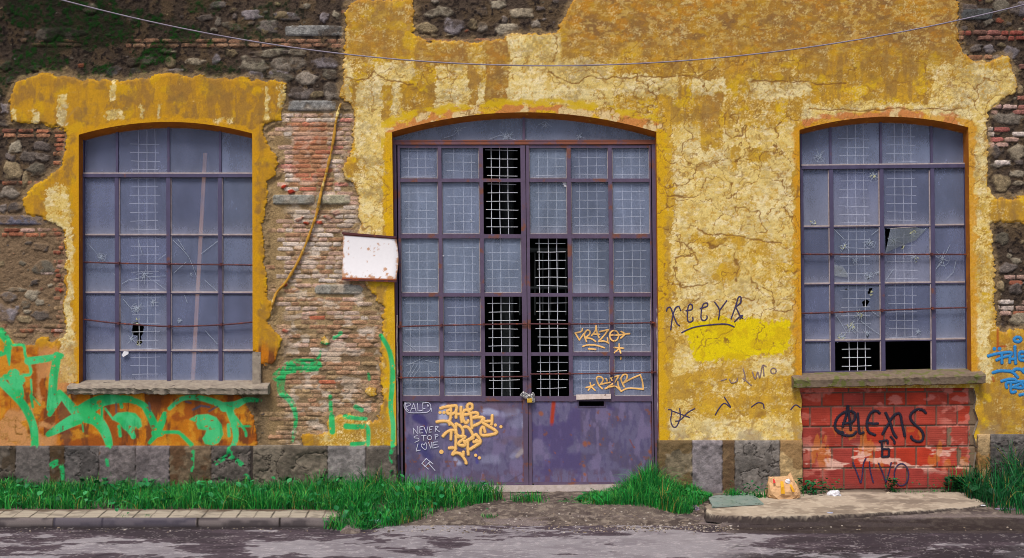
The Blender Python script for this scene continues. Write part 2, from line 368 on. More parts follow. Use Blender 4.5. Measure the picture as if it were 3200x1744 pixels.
def bricks(x0, y0, x1, y1, cols, ch=14.4, bl=55, prob=1.0, h=.022, edge=1.5, seed=0, ragged=0):
    r = random.Random(seed * 91 + int(x0)); y = y0; row = 0
    while y + ch * .6 < y1:
        x = x0 - (bl / 2 if row % 2 else 0) + r.uniform(-8, 8) - (r.uniform(0, ragged) if ragged else 0)
        while x < x1:
            l = bl * r.choice([1, 1, 1, .5, .85]) * r.uniform(.9, 1.08)
            a0, a1 = max(x, x0 - ragged), min(x + l, x1 + ragged)
            if a1 - a0 > 9 and r.random() < prob:
                block((a0 + a1) / 2, y + ch / 2 + r.uniform(-1.2, 1.2), (a1 - a0) / 2 - edge, ch / 2 - edge * .75, r.uniform(-.012, .012), 5,
                      h * r.uniform(.6, 1.1), (np.asarray(r.choice(cols)) * .84 + S(120, 98, 78) * .16) * r.uniform(.8, 1.08), .12, .72, r.randrange(999))
            x += l
        y += ch; row += 1
# stones: the ones the photograph shows large, then smaller ones packed between
big = []
c1 = K(0, 0, 2.34); c2 = K(800, 0, 2.34); c4 = K(2300, 0, 2.34); c5 = K(0, 580, 2.34); c7 = K(2450, 350, 2.34)
for (x, y, a, b, g) in [(1830,100,80,35,0),(2060,110,55,32,0),(1700,195,75,32,.25),(1960,190,75,45,0),(1500,125,55,22,-.15),(1590,35,62,28,-.2),(1080,440,52,38,0),(975,450,45,30,0),(1245,455,45,40,.3),(1420,445,82,25,.04),(1575,435,32,40,0),(1280,515,62,17,0),(985,515,40,24,.2),(820,520,55,42,0),(1960,385,130,26,-.1),(1850,465,95,48,.1),(2050,470,75,42,0),(1220,378,52,17,0),(2040,555,75,42,.1),(1860,545,65,32,.2),(65,590,30,28,0),(40,480,45,32,-.3),(250,500,42,22,-.1),(1560,215,32,14,.2),(1590,155,24,34,.3),(1830,170,28,14,0),(1715,120,16,20,0),(330,250,90,60,0),(520,240,110,42,0),(100,1080,55,38,-.4),(300,1065,65,32,.1),(70,1150,48,28,.4),(200,1145,60,38,0),(85,1240,70,65,.3),(260,1240,65,45,.2),(180,1310,22,60,0),(60,1390,60,32,0),(300,1150,55,28,.2),(30,790,30,40,0),(30,900,40,22,.2)]:
    big.append((*c1((x, y))[0], a / 2.34, b / 2.34, g))
for (x, y, a, b, g) in [(85,190,72,48,.1),(225,118,88,34,.08),(355,45,36,25,0),(495,120,30,38,.2),(500,455,84,44,.05),(100,385,110,28,-.1),(300,385,56,26,0),(220,465,118,48,.1),(185,560,85,45,.15),(365,570,78,55,.1),(540,545,60,40,0),(440,690,60,24,-.2),(320,680,80,42,0),(560,670,75,60,0),(580,675,38,42,.4),(1245,205,78,42,.25),(1440,190,68,56,.1),(1340,85,92,36,-.1),(1650,80,46,32,0),(1930,95,82,40,0),(1650,195,38,44,.2),(1585,175,32,36,.3),(1830,215,88,42,-.1),(1770,30,62,32,0),(1820,140,24,30,0),(2045,175,34,34,0),(1415,255,26,9,0),(2080,60,30,20,0),(1310,8,30,16,0)]:
    big.append((*c2((x, y))[0], a / 2.34, b / 2.34, g))
for (x, y, a, b, g) in [(1710,60,75,38,0),(1950,40,60,55,.2),(2060,60,55,40,0),(1755,352,48,26,-.2),(1862,355,36,34,0),(2020,385,52,40,.3),(1990,870,110,44,0),(2090,660,22,34,0),(1900,1110,52,42,.1),(2060,1110,60,55,0),(1950,1195,76,26,-.1),(2080,1185,30,16,0),(1950,1335,68,58,.1),(2070,1270,46,34,.1),(2070,1340,40,25,0)]:
    big.append((*c4((x, y))[0], a / 2.34, b / 2.34, g))
for (x, y, a, b, g) in [(60,55,70,40,.1),(110,165,60,36,-.2),(15,165,30,30,0),(295,450,62,30,.05),(315,600,86,48,0),(220,800,52,42,0),(60,815,58,36,.1),(285,855,36,24,0),(45,940,68,58,.4),(295,955,64,42,-.1),(170,980,50,30,.2),(110,760,65,18,0),(180,870,34,36,0),(190,925,28,18,0)]:
    big.append((*c5((x, y))[0], a / 2.34, b / 2.34, g))
for (x, y, a, b, g) in [(1640,1145,66,34,-.2),(1590,1270,36,40,0),(1700,1290,46,44,0),(1710,1090,40,20,0)]:
    big.append((*c7((x, y))[0], a / 2.34, b / 2.34, g))
big.append((*K(2450, 900, 2.34)((1740, 225))[0], 30, 24, 0))
rs = random.Random(5)
placed = [(x, y, max(a, b)) for x, y, a, b, g in big]
BR = [V((0,322),(170,346)), V((0,452),(112,472)), V((136,346),(170,452)), V((138,572),(168,850)), V((0,572),(168,600)), V((0,812),(165,850)), V((45,96),(210,119)), V((313,96),(866,120)), V((668,280),(1000,1130)), V((2412,76),(2720,106)), V((2486,260),(2720,292)), V((2488,316),(2720,374)), V((2500,690),(2720,706)), V((2508,752),(2720,792)), V((1057,96),(1275,106)), V((690,248),(846,282)), V((715,60),(866,92))]
def in_brick(x, y, pad=6):
    return any(a[0] - pad < x < b[0] + pad and a[1] - pad < y < b[1] + pad for a, b in BR)
sPc = sP
def s_at(x, y):
    i = min(np.searchsorted(PXS, x), len(PXS) - 1); j = min(np.searchsorted(-PYS, -y), len(PYS) - 1); return sPc[j, i], sO[j, i]
for (x, y, a, b, g) in big:
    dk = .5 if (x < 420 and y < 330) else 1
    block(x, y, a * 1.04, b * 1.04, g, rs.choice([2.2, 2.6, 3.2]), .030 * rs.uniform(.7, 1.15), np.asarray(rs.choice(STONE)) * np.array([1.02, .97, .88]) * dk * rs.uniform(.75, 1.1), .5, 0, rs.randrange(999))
def scatter(n, lo, hi, gap, hh, cols, p=(2.2, 2.8, 3.4)):
    for _ in range(n):
        x = rs.uniform(-900, 4100); y = rs.uniform(-300, 1400); a = rs.uniform(lo, hi); b = a * rs.uniform(.45, .9)
        if in_brick(x, y, a * .6): continue
        sp, so = s_at(x, y)
        if sp < -a * .6 or so < 0: continue
        if any((x - q) ** 2 + (y - e) ** 2 < (gap * (a + f)) ** 2 for q, e, f in placed if abs(x - q) < 120 and abs(y - e) < 120): continue
        if rs.random() > (.16 if (x < 760 and y < 480) else .3 if y < 330 and x < 2900 else .8 if x > 2900 else .5): continue
        placed.append((x, y, a)); k = np.asarray(rs.choice(cols)) * rs.uniform(.6, .98)
        block(x, y, a, b, rs.uniform(-.5, .5), rs.choice(p), .025 * hh * rs.uniform(.7, 1.2), k, .5, 0, rs.randrange(999))
STONE = [c * np.array([1.02, .97, .86]) for c in STONE]
scatter(2000, 14, 24, 1.05, 1, STONE); scatter(6000, 6, 13, 1.0, .8, STONE + BRICK[:2]); scatter(9000, 2.6, 6, 1.0, .55, STONE + [S(150,104,84)])
# brick courses, quoins and slabs
bricks(*[c for q in V((0,323),(168,346)) for c in q], BRICK, seed=1); bricks(-900, 400, 0, 430, BRICK, seed=41)
bricks(*[c for q in V((0,453),(108,471)) for c in q], BRICK, seed=2)
bricks(*[c for q in V((140,346),(172,420)) for c in q], BRICK, prob=.8, seed=3, bl=40, ragged=12)
bricks(*[c for q in V((142,572),(172,850)) for c in q], BRICK + WHITE[3:] + TAN, prob=.85, seed=4, bl=38, ragged=14)
bricks(*[c for q in V((0,573),(150,601)) for c in q], BRICK + WHITE[3:], seed=5, prob=.9)
bricks(*[c for q in V((0,815),(160,850)) for c in q], BRICK + TAN, seed=6, prob=.85)
bricks(*[c for q in V((96,680),(140,692)) for c in q], WHITE, seed=7)
bricks(*[c for q in V((48,95),(205,118)) for c in q], [c * .8 for c in TAN], seed=8, prob=.8)
bricks(*[c for q in V((313,96),(868,120)) for c in q], [S(156,116,90), S(144,104,82), S(164,128,100), S(150,110,86)], seed=9)
bricks(*[c for q in V((1060,96),(1275,106)) for c in q], BRICK, seed=10, ch=10)
for i, (a, b, cc, pr) in enumerate([((2412,75),(2720,99),[S(150,96,88),S(140,70,60),S(120,84,74)],.9), ((2430,137),(2500,150),BRICK,.8), ((2488,262),(2720,292),[S(176,140,134),S(150,96,88),S(190,160,150)],.85), ((2486,318),(2720,370),WHITE + [S(160,90,84)],.88), ((2496,402),(2720,416),WHITE,.7), ((2500,446),(2720,459),BRICK,.5), ((2502,691),(2720,704),WHITE,.7), ((2512,755),(2720,790),WHITE + BRICK[:1],.8), ((2505,590),(2720,604),[S(150,60,40)],.3), ((2494,376),(2720,390),BRICK,.5), ((2500,470),(2720,483),BRICK,.6), ((2560,160),(2720,250),[S(140,90,76), S(120,80,70), S(160,110,100)],.6), ((2500,706),(2720,718),BRICK,.35)]):
    bricks(a[0] * VU, a[1] * VU, b[0] * VU, b[1] * VU, [np.asarray(q) * 1.12 for q in cc], seed=20 + i, prob=pr, h=.032, ch=16.5, bl=50, edge=1.2)
# the brick pier: older red bricks up high, whitened ones lower, a smeared mortar margin on the left
rp = random.Random(77)
yrow = 284 * VU; row = 0
while yrow < 1122 * VU:
    vy = yrow / VU; x = 672 * VU - (26 if row % 2 else 0); h0 = 14.4
    while x < 1000 * VU:
        l = 54 * rp.choice([1, 1, .5, .9]) * rp.uniform(.92, 1.06); vx = (x + l / 2) / VU
        red = 300 < vy < 470 and 735 < vx < 822; wht = vx > 842 or vx < 735
        slab = (488 < vy < 516 and 683 < vx < 880) or (714 < vy < 742 and 788 < vx < 912)
        if not slab:
            if red: c = rp.choice([S(176,98,72), S(168,108,80), S(170,124,92), S(182,94,78), S(164,118,86)]); pr = .97
            elif vy < 480 and wht: c = rp.choice(WHITE + [S(196,120,112)]); pr = .85
            elif vy < 700 and vx > 705: c = rp.choice(WHITE + WHITE + TAN); pr = .94
            elif vy < 880: c = rp.choice(WHITE[1:] + TAN + TAN); pr = .85
            else: c = rp.choice(TAN + TAN + [S(172,136,112), S(178,150,130)]); pr = .82
            if vx < 705: pr *= .3; c = rp.choice(TAN)
            if rp.random() < .012: c = S(176, 84, 62)
            if rp.random() < pr:
                c = np.asarray(c) * .74 + S(158, 132, 96) * .26
                block(x + l / 2, yrow + h0 / 2 + rp.uniform(-1, 1), l / 2 - 1.0, h0 / 2 - 1.0, rp.uniform(-.015, .015), 5, .013 * rp.uniform(.4, 1.15), c * rp.uniform(1.0, 1.25), .16, .7, rp.randrange(999))
        x += l
    yrow += h0; row += 1
for (x0, y0, x1, y1, c) in [(722,252,846,279,S(132,130,126)),(684,489,790,515,S(140,138,128)),(793,489,880,515,S(150,144,120)),(790,716,911,741,S(138,134,124)),(716,63,865,90,S(128,126,122)),(-20,541,118,566,S(96,94,106)),(2420,20,2500,50,S(84,86,86)),(2560,0,2620,40,S(104,96,100))]:
    block((x0 + x1) / 2 * VU, (y0 + y1) / 2 * VU, (x1 - x0) / 2 * VU, (y1 - y0) / 2 * VU, 0, 7, .03, c, .06, .75, int(x0) % 999 + 3)
for (x, y) in [(713,469),(731,482),(751,552),(770,561),(824,547),(715,716),(716,833),(155,730),(800,560),(845,535)]:      # fresh red chips
    block(x * VU, y * VU, 9 + rp.uniform(0, 6), 5 + rp.uniform(0, 3), rp.uniform(-.4, .4), 2.5, .03, S(158, 54, 36), .5, 0, 5)
smear = (1 - pier) * (1 - .75 * (PX > 2950)) * sm(.5, .72, fbm(PX / 42, PY / 34, 67, 6, .62)); Cm = mixc(Cm, mud, smear * .75); H = H - smear * .006 * (H > .03)
Cm = Cm * (.84 + .32 * RNG.random(PX.shape).astype(np.float32))[..., None]
lime = pier * sm(.56, .74, fbm(PX / 34, PY / 22, 63, 4)); Cm = mixc(Cm, S(206, 190, 172), lime * .5 * sm(700 * VU, 740 * VU, PX)); rpz = sm(728, 740, PX / VU) * (1 - sm(818, 830, PX / VU)) * sm(298, 312, PY / VU) * (1 - sm(452, 476, PY / VU)); Cm = mixc(Cm, S(172, 116, 84), rpz * .45)
stain = pier * sm(.5, .72, fbm(PX / 50, PY / 50, 65, 4)); Cm = mixc(Cm, S(118, 96, 64), stain * .3)
rightdark = sm(2380 * VU, 2470 * VU, PX); Cm = Cm * (1 - .06 * rightdark[..., None])
Cm = mixc(Cm, S(26, 34, 18), moss * .7); Cm = mixc(Cm, S(20, 66, 12), moss * sm(.5, .7, n2 * .7 + .3 * RNG.random(PX.shape).astype(np.float32)) * .85)
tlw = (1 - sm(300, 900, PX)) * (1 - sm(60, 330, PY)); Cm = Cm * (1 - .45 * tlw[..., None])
cr_ = (1 - sm(2, 22, sP + 16 * (fbm(PX / 30, PY / 30, 69, 4) - .5))) * (sP > -2); Cm = mixc(Cm, S(142, 118, 84), cr_ * (.35 + .5 * n2)); H = np.maximum(H, cr_ * (.020 + .012 * n2))
Ym = .046 - np.clip(H, -.01, .06)

# ------------------------------------------------------------------ plaster: paint history laid down region by region
wx = PX + (fbm(PX / 34, PY / 60, 101, 5, .6) - .5) * 22 + (n2 - .5) * 10; wy = PY + (fbm(PX / 34, PY / 34, 111, 5, .6) - .5) * 26 + (n3 - .5) * 6
bias = np.zeros(PX.shape, np.float32) - .03
bias = np.where(PX < 1000, -.33, bias)
def zone(A, x0, y0, x1, y1, soft, val):
    x0, y0, x1, y1 = [q * VU for q in (x0, y0, x1, y1)]
    w = win(x0 - soft * 2 - 40, y0 - soft * 2 - 40, x1 + soft * 2 + 40, y1 + soft * 2 + 40)
    m = sm(-soft, soft, wx[w] - x0) * sm(-soft, soft, x1 - wx[w]) * sm(-soft, soft, wy[w] - y0) * sm(-soft, soft, y1 - wy[w])
    A[w] += val * m * (1.3 if A is bias else 1)
for z in [(868,-20,1040,148,8,-.45),(868,60,882,250,8,.5),(940,160,1043,203,8,.4),(895,206,1000,330,14,.32),(883,200,897,268,4,-.6),(966,214,988,300,6,-.75),(1015,206,1090,292,10,-.4),(1091,200,1177,292,6,.38),(1178,165,1197,265,4,-.3),(1198,206,1221,266,5,.45),(1222,100,1277,265,4,-.55),(1277,83,1408,265,6,.42),(1043,96,1090,206,5,-.45),(1090,110,1178,162,8,-.4),(1090,162,1180,200,8,.12),
          (1408,150,1540,265,12,.3),(1408,30,1536,140,25,-.1),(1536,190,1700,240,8,.36),(1740,200,1826,238,6,.36),(1706,213,1738,270,5,-.5),(1763,240,1814,372,10,-.45),(1660,248,1763,306,12,-.3),(1887,206,2040,241,6,.42),(1425,-300,2420,90,60,-.22),(1480,60,2420,185,60,-.13),(1800,100,2300,170,40,-.10),
          (1694,320,2005,800,20,.2),(1835,371,1856,423,5,-.5),(1883,375,1931,406,5,-.5),(1656,300,1688,1110,10,-.5),(1996,320,2014,1110,5,-.5),(1744,590,1871,615,10,-.32),(1796,668,1861,698,10,-.5),(1890,600,2005,715,25,-.16),(1750,610,1910,660,22,-.12),
          (1745,1003,1970,1034,10,-.48),(1885,1020,1925,1050,8,-.4),(1911,945,1993,973,10,-.45),(1704,945,1787,997,14,-.35),(1690,870,1760,940,14,.2),(1666,1056,1990,1110,14,.34),(1900,900,2000,950,14,.25),
          (2440,300,2490,480,14,.25),(2495,500,2900,556,10,-.3),(2440,480,2500,830,16,.08),(2498,838,3500,1110,14,-.42),(2455,790,2494,965,10,.25),(2455,965,2500,1100,8,-.3),(2020,258,2480,296,8,.2),(2340,170,2560,300,26,.22),(2030,150,2340,258,20,-.22),
          (895,300,968,600,10,.36),(966,330,994,640,5,-.5),(930,640,995,1120,10,-.4),(875,395,920,440,8,-.3),
          (273,203,289,255,5,.6),(265,272,310,303,7,.55),(144,241,163,316,6,.6),(74,279,100,313,6,.5),(666,224,678,303,4,.55),(700,210,722,290,6,.3),(350,258,358,296,3,.5),(395,258,405,300,3,.45),(117,470,178,580,14,.42),(165,580,184,850,6,.5),(150,850,196,960,12,.5),(28,280,44,308,5,.5),(540,290,580,312,8,.3)]:
    zone(bias, *z)
spark = RNG.random(PX.shape).astype(np.float32); vstk = fbm(PX / 9, PY / 70, 127, 4, .6)
pf = .5 + (fbm(PX / 15, PY / 9, 121, 5, .7) - .5) * .36 + (fbm(PX / 60, PY / 30, 124, 4, .6) - .5) * .22 + (vstk - .5) * .14 + (n2 - .5) * .10 + (n3 - .5) * .15 + (spark - .5) * .16
peel = sm(.455, .555, pf + bias); half = np.clip(1 - np.abs(pf + bias - .5) / .13, 0, 1)                                           # 1 = paint gone, cream undercoat shows
streak = fbm(PX / 16, PY / 90, 131, 4); blotch = fbm(PX / 70, PY / 60, 141, 5)
ochre = np.zeros(PX.shape + (3,), np.float32) + S(196, 150, 38)
ochre = mixc(ochre, S(180, 136, 40), sm(.4, .75, blotch)); ochre = mixc(ochre, S(152, 116, 56), sm(.46, .72, streak) * .8); ochre = mixc(ochre, S(160, 122, 50), sm(.5, .75, fbm(PX / 22, PY / 26, 144, 5, .65)) * .6)
ochre = mixc(ochre, S(216, 176, 14), sm(.6, .8, fbm(PX / 40, PY / 40, 151, 4)) * .7)
left = (1 - sm(960, 1010, PX)); ochre = mixc(ochre, S(194, 138, 14), left * .5); ochre = mixc(ochre, S(140, 104, 56), left * sm(.5, .74, fbm(PX / 30, PY / 60, 147, 5, .65)) * .6)
# upper right: rain-browned coat
z = np.zeros(PX.shape, np.float32); zone(z, 1400, -300, 2480, 120, 70, .6); zone(z, 1400, -300, 2480, 190, 90, .4); zone(z, 1050, 100, 1178, 165, 10, .7); zone(z, 1222, 100, 1277, 265, 5, .7); zone(z, 868, -10, 1040, 150, 12, .45); zone(z, 2498, 840, 3500, 1105, 10, .45); zone(z, 1763, 240, 1814, 340, 8, .4)
ochre = mixc(ochre, S(196, 156, 54), sm(1640 * VU, 1680 * VU, PX) * (1 - sm(2012 * VU, 2020 * VU, PX)) * sm(330, 420, PY) * .55)
z5 = np.zeros(PX.shape, np.float32)
for q_ in [(1222,100,1277,265,4,1.),(1178,165,1197,265,4,1.),(1090,105,1178,160,8,.8),(966,214,988,300,6,.7),(1763,240,1814,330,8,.7),(1043,96,1090,206,6,.5)]: zone(z5, *q_)
ochre = mixc(ochre, S(156, 118, 62), z5 * (.55 + .5 * (vstk - .3)))
ochre = mixc(ochre, S(158, 114, 44), z * .68)
bro = z * sm(.34, .66, fbm(PX / 60, PY / 28, 161, 6, .66)); ochre = mixc(ochre, S(136, 98, 56), bro * .75); ochre = mixc(ochre, S(122, 90, 52), bro * sm(.58, .8, n1) * .6)
ochre = mixc(ochre, S(188, 128, 28), z * sm(.55, .78, fbm(PX / 40, PY / 30, 171, 5, .6)) * .6)
ochre = mixc(ochre, S(198, 166, 92), z * sm(.55, .7, fbm(PX / 14, PY / 8, 173, 4, .65)) * .6)
cream = np.zeros(PX.shape + (3,), np.float32) + S(220, 194, 118)
cream = mixc(cream, S(226, 206, 146), sm(.45, .7, blotch)); cream = mixc(cream, S(206, 172, 84), sm(.5, .74, fbm(PX / 22, PY / 16, 181, 6, .68)) * .75)
cream = mixc(cream, S(172, 144, 88), sm(.54, .8, fbm(PX / 22, PY / 16, 191, 6, .72)) * .55); cream = mixc(cream, S(236, 220, 176), sm(.6, .8, fbm(PX / 18, PY / 10, 193, 5, .65)) * .6)
cream = mixc(cream, S(150, 122, 74), z * .45)
grime = sm(.5, .74, fbm(PX / 60, PY / 50, 195, 3) * .4 + fbm(PX / 10, PY / 8, 196, 4, .7) * .38 + .22 * spark); cream = mixc(cream, S(136, 112, 72), grime * (.6 - .3 * sm(1640 * VU, 1690 * VU, PX) * (1 - sm(2010 * VU, 2040 * VU, PX)) * sm(300 * VU, 340 * VU, PY))); ochre = mixc(ochre, S(128, 98, 56), sm(.54, .78, fbm(PX / 46, PY / 34, 197, 6, .74) * .8 + .2 * spark) * .5)
Cp = ochre + (cream - ochre) * peel[..., None]
spk = sm(.70, .76, vn(PX / 4.5, PY / 4.5, 201) * .6 + n2 * .4); Cp = mixc(Cp, S(188, 140, 44), spk * peel * .7)
spk2 = sm(.66, .8, vn(PX / 3.2, PY / 2.6, 203) * .5 + fbm(PX / 24, PY / 20, 204, 4) * .5); Cp = mixc(Cp, S(216, 194, 134), spk2 * (1 - peel) * (1 - left) * .55)
Cp = mixc(Cp, S(198, 158, 64), half * .45 * (1 - left * .5))
# under the left sill: orange, stained, with bare pinkish plaster at the far left
z = np.zeros(PX.shape, np.float32); zone(z, -1000, 870, 700, 1140, 18, 1.0)
low = np.zeros(PX.shape + (3,), np.float32) + S(206, 124, 22); low = mixc(low, S(168, 88, 24), sm(.45, .7, blotch)); low = mixc(low, S(120, 66, 34), sm(.58, .78, streak) * .9)
low = mixc(low, S(216, 150, 40), sm(.55, .75, n1) * .7)
z2 = np.zeros(PX.shape, np.float32); zone(z2, -1000, 1030, 140, 1140, 12, 1.0); zone(z2, 95, 870, 190, 1010, 10, .8); low = mixc(low, S(212, 150, 92), z2 * sm(.38, .56, fbm(PX / 48, PY / 48, 211, 4)))
z3 = np.zeros(PX.shape, np.float32); zone(z3, 152, 990, 178, 1122, 5, 1.0); low = mixc(low, S(116, 72, 50), z3 * .85)
low = low * (.78 + .16 * n1)[..., None]; Cp = Cp + (low - Cp) * (z * (1 - peel * .7))[..., None]
# fresh yellow repaint on the middle pier
yq = K(2000, 580, 2.34)((345,1070),(352,1010),(420,990),(520,985),(600,960),(700,995),(780,960),(860,980),(960,1000),(1040,970),(1100,985),(1095,1195),(1050,1225),(985,1240),(900,1235),(800,1245),(700,1275),(600,1270),(500,1285),(400,1280),(352,1130))
w = win(2100, 930, 2500, 1160); sy = sdf_poly(PX[w], PY[w], yq) + (n2[w] - .5) * 20; yel = np.zeros(PX.shape + (3,), np.float32)[w] + S(216, 190, 4); yel = mixc(yel, S(202, 170, 14), sm(.55, .8, n1[w]))
Cp[w] = Cp[w] + (yel - Cp[w]) * (1 - sm(-5, 4, sy))[..., None]
# bands round the openings: yellow line coat, terracotta where it has flaked
for key, wd, cc in (('door', 26, S(206, 160, 10)), ('right', 20, S(200, 140, 22)), ('left', 16, S(206, 150, 14))):
    q = OPEN[key]; xx = [a for a, b in q]; yy = [b for a, b in q]; w = win(min(xx) - 80, min(yy) - 80, max(xx) + 80, max(yy))
    so = sdf_poly(PX[w], PY[w], q) + (fbm(PX[w] / 20, PY[w] / 20, 221, 3) - .5) * 22
    Cp[w] = mixc(Cp[w], cc, (1 - sm(wd - 5, wd + 5, so)) * .8)
    if key != 'left':
        up = (PY[w] < max(min(yy) + 62, 0)) * (1 - sm(24, 34, so)) * sm(.46, .56, fbm(PX[w] / 55, PY[w] / 26, 231, 4))
        Cp[w] = mixc(Cp[w], S(190, 116, 70), up * .8); Cp[w] = mixc(Cp[w], S(214, 190, 136), up * sm(.55, .62, n1[w]) * .9)
# cracks
qx = PX + (fbm(PX / 60, PY / 60, 241, 4) - .5) * 90; qy = PY + (fbm(PX / 60, PY / 60, 251, 4) - .5) * 90
f1, f2 = worley(qx / 118, qy / 98, 261); g1, g2 = worley(qx / 44 + 7, qy / 38, 271)
cz = np.zeros(PX.shape, np.float32); zone(cz, 1640, 300, 2020, 870, 30, 1.0); zone(cz, 880, 140, 1660, 300, 20, .75); zone(cz, 1560, 150, 2560, 320, 30, .7); zone(cz, 1450, -50, 2420, 160, 30, .6); zone(cz, 2430, 200, 2560, 500, 20, .9); zone(cz, 1660, 870, 2010, 1110, 20, .5); zone(cz, 890, 330, 985, 640, 10, .8); zone(cz, 0, 1000, 150, 1120, 10, .6)
cr = (1 - sm(.010, .044, f2 - f1)) * sm(.3, .5, fbm(PX / 90, PY / 90, 281, 3) + .2); cr2 = (1 - sm(.02, .08, g2 - g1)) * sm(.44, .58, fbm(PX / 70, PY / 70, 291, 3))
crack = np.clip(cr + cr2 * .65, 0, 1) * np.clip(cz, 0, 1)
for ln in [K(2000,580,2.34)((265,400),(330,445),(405,480),(350,510),(255,545),(262,650),(285,735),(350,740),(490,705)), K(2000,580,2.34)((420,315),(500,350),(620,370),(760,385),(900,405),(1040,410)), K(2000,580,2.34)((905,740),(960,800),(985,900),(1105,910)), K(800,0,2.34)((650,580),(800,575),(860,520),(940,580),(1040,605),(1160,600)), K(1600,0,2.34)((270,520),(350,570),(430,605),(560,575),(720,570),(860,560),(1030,565),(1350,565),(1400,600),(1420,670)), K(1600,0,2.34)((1350,560),(1330,520),(1290,470)), K(1600,0,2.34)((1370,560),(1430,520),(1500,480)), K(2300,0,2.34)((100,600),(340,600),(800,605)), K(2300,0,2.34)((540,790),(700,800),(900,800),(1080,795),(1400,790),(1640,800)), K(0,1030,3.511)((180,950),(172,1150),(240,1160)), K(0,1030,3.511)((430,950),(415,1120),(405,1250)), K(1600,0,2.34)((320,240),(325,380),(290,470))]:
    xx = [a for a, b in ln]; yy = [b for a, b in ln]; w = win(min(xx) - 20, min(yy) - 20, max(xx) + 20, max(yy) + 20)
    d = dist_line(PX[w] + (n2[w] - .5) * 12, PY[w] + (n1[w] - .5) * 16, ln); crack[w] = np.maximum(crack[w], 1 - sm(1.0, 3.2, d))
Cp = Cp * (1 - .10 * left)[..., None]
Cp = mixc(Cp, S(194, 146, 52), np.clip(crack * 2, 0, 1) * .3); Cp = mixc(Cp, S(122, 82, 36), crack * .86); Cp = Cp * (.90 + .2 * spark)[..., None] * (.92 + .16 * n3)[..., None]
# dirt at the foot, weathered rim of each patch
q = OPEN['door']; w = win(1190, 290, 2100, 470); so = sdf_poly(PX[w], PY[w], q) + (fbm(PX[w] / 18, PY[w] / 14, 223, 4) - .5) * 16
Cp[w] = mixc(Cp[w], S(204, 168, 12), sm(18, 26, so) * (1 - sm(40, 50, so)) * sm(.3, .45, fbm(PX[w] / 70, PY[w] / 30, 225, 4)) * .85)
Cp = mixc(Cp, S(150, 134, 112), sm(1300, 1380, PY) * sm(.45, .7, n1) * (PX > 1600) * .7)
Cp = mixc(Cp, S(178, 126, 40), (1 - sm(2, 8, -sP)) * (PX > 1000) * .45)
Yp = -.002 + .005 * (fbm(PX / 150, PY / 150, 301, 3) - .5) + .0008 * (n2 - .5) + .0005 * peel + .002 * crack + .012 * (1 - sm(0, 9, -sP)) * (.3 + n1)

# ------------------------------------------------------------------ green spray mural, over plaster, pier and plinth alike
c4g = K(0, 1144, 2.34); c5g = K(0, 580, 2.34); cq = K(0, 1030, 3.511); cb = K(800, 1144, 2.34); c6 = K(750, 580, 2.34)
GREEN = []   # (kind, points, half width px)
def gs(pts, w0, w1=None): GREEN.append((spline(pts, 5), w0, w0 if w1 is None else w1))
gs(cq((0,560),(60,620),(160,720),(250,820),(320,940),(370,1080),(385,1265)), 13, 12); gs(cq((150,500),(160,560),(200,640),(220,720)), 20, 12)
gs(cq((0,270),(60,240),(100,190),(80,130),(0,20)), 8, 12); gs(cq((85,180),(95,280),(103,390)), 11, 1); gs(cq((110,175),(250,175),(280,290),(335,420),(330,490),(260,500),(130,500),(60,520)), 4, 5)
gs(cq((60,520),(200,520),(230,560)), 9, 14)
gs(cq((310,345),(500,320),(670,290)), 12, 9); gs(cq((625,290),(610,400),(590,520),(575,700),(560,860)), 13, 14); gs(cq((545,930),(600,830),(660,720)), 7, 13)
gs(cq((655,690),(730,780),(830,900),(900,950)), 9, 19); gs(cq((880,930),(1000,840),(1120,780),(1280,760),(1440,765)), 26, 9)
gs(c4g((930,240),(1040,280),(1090,350),(1130,430),(1150,470)), 9, 14); gs(cq((880,960),(720,1040),(600,1110),(530,1150)), 20, 7); gs(cq((900,940),(1040,980),(1130,1080),(1180,1190),(1200,1270)), 22, 10)
gs(c4g((1140,490),(1180,420),(1205,350)), 14, 7); gs(c4g((1180,490),(1140,510),(1095,560)), 10, 5); gs(c4g((1180,485),(1300,485),(1345,520),(1400,575)), 5, 7)
gs(c4g((1240,310),(1330,240),(1440,230),(1560,260),(1650,300)), 6, 11); gs(c4g((1640,300),(1720,285),(1800,250),(1900,255)), 15, 4); gs(c4g((1670,300),(1710,420),(1725,520),(1705,582)), 12, 7)
gs(c4g((1690,600),(1682,650)), 9, 8); gs(c4g((1680,645),(1585,705)), 7, 5); gs(c4g((1680,645),(1770,712)), 7, 5)
gs(c4g((785,655),(795,725)), 5); gs(c4g((1418,620),(1412,760)), 5, 4); gs(c4g((390,720),(430,700),(460,740),(465,820)), 10, 5); gs(c4g((1805,800),(1830,860)), 8)
gs(cb((440,0),(300,15),(200,40),(180,110),(180,190),(240,250),(280,330),(285,430),(260,560)), 17, 4); gs(c6((585,1215),(560,1280),(480,1290),(370,1310),(270,1400)), 3, 17); gs(c6((685,1115),(735,1080)), 6, 4)
gs(c6((1030,1100),(1085,1190),(1110,1290),(1118,1404)), 7, 8); gs(cb((1000,0),(995,150),(985,300),(1003,430),(1000,580)), 8, 7); gs(cb((1000,590),(985,660),(1000,705)), 6, 3)
gs(cb((553,370),(558,480)), 9); gs(cb((660,440),(740,445),(815,450),(820,570)), 9, 6); gs(cb((815,565),(700,570)), 6, 5); gs(cb((650,370),(720,380),(800,388)), 7, 5); gs(cb((725,300),(770,325)), 7, 4); gs(cb((540,225),(545,340)), 6, 5); gs(cb((820,60),(825,100)), 4)
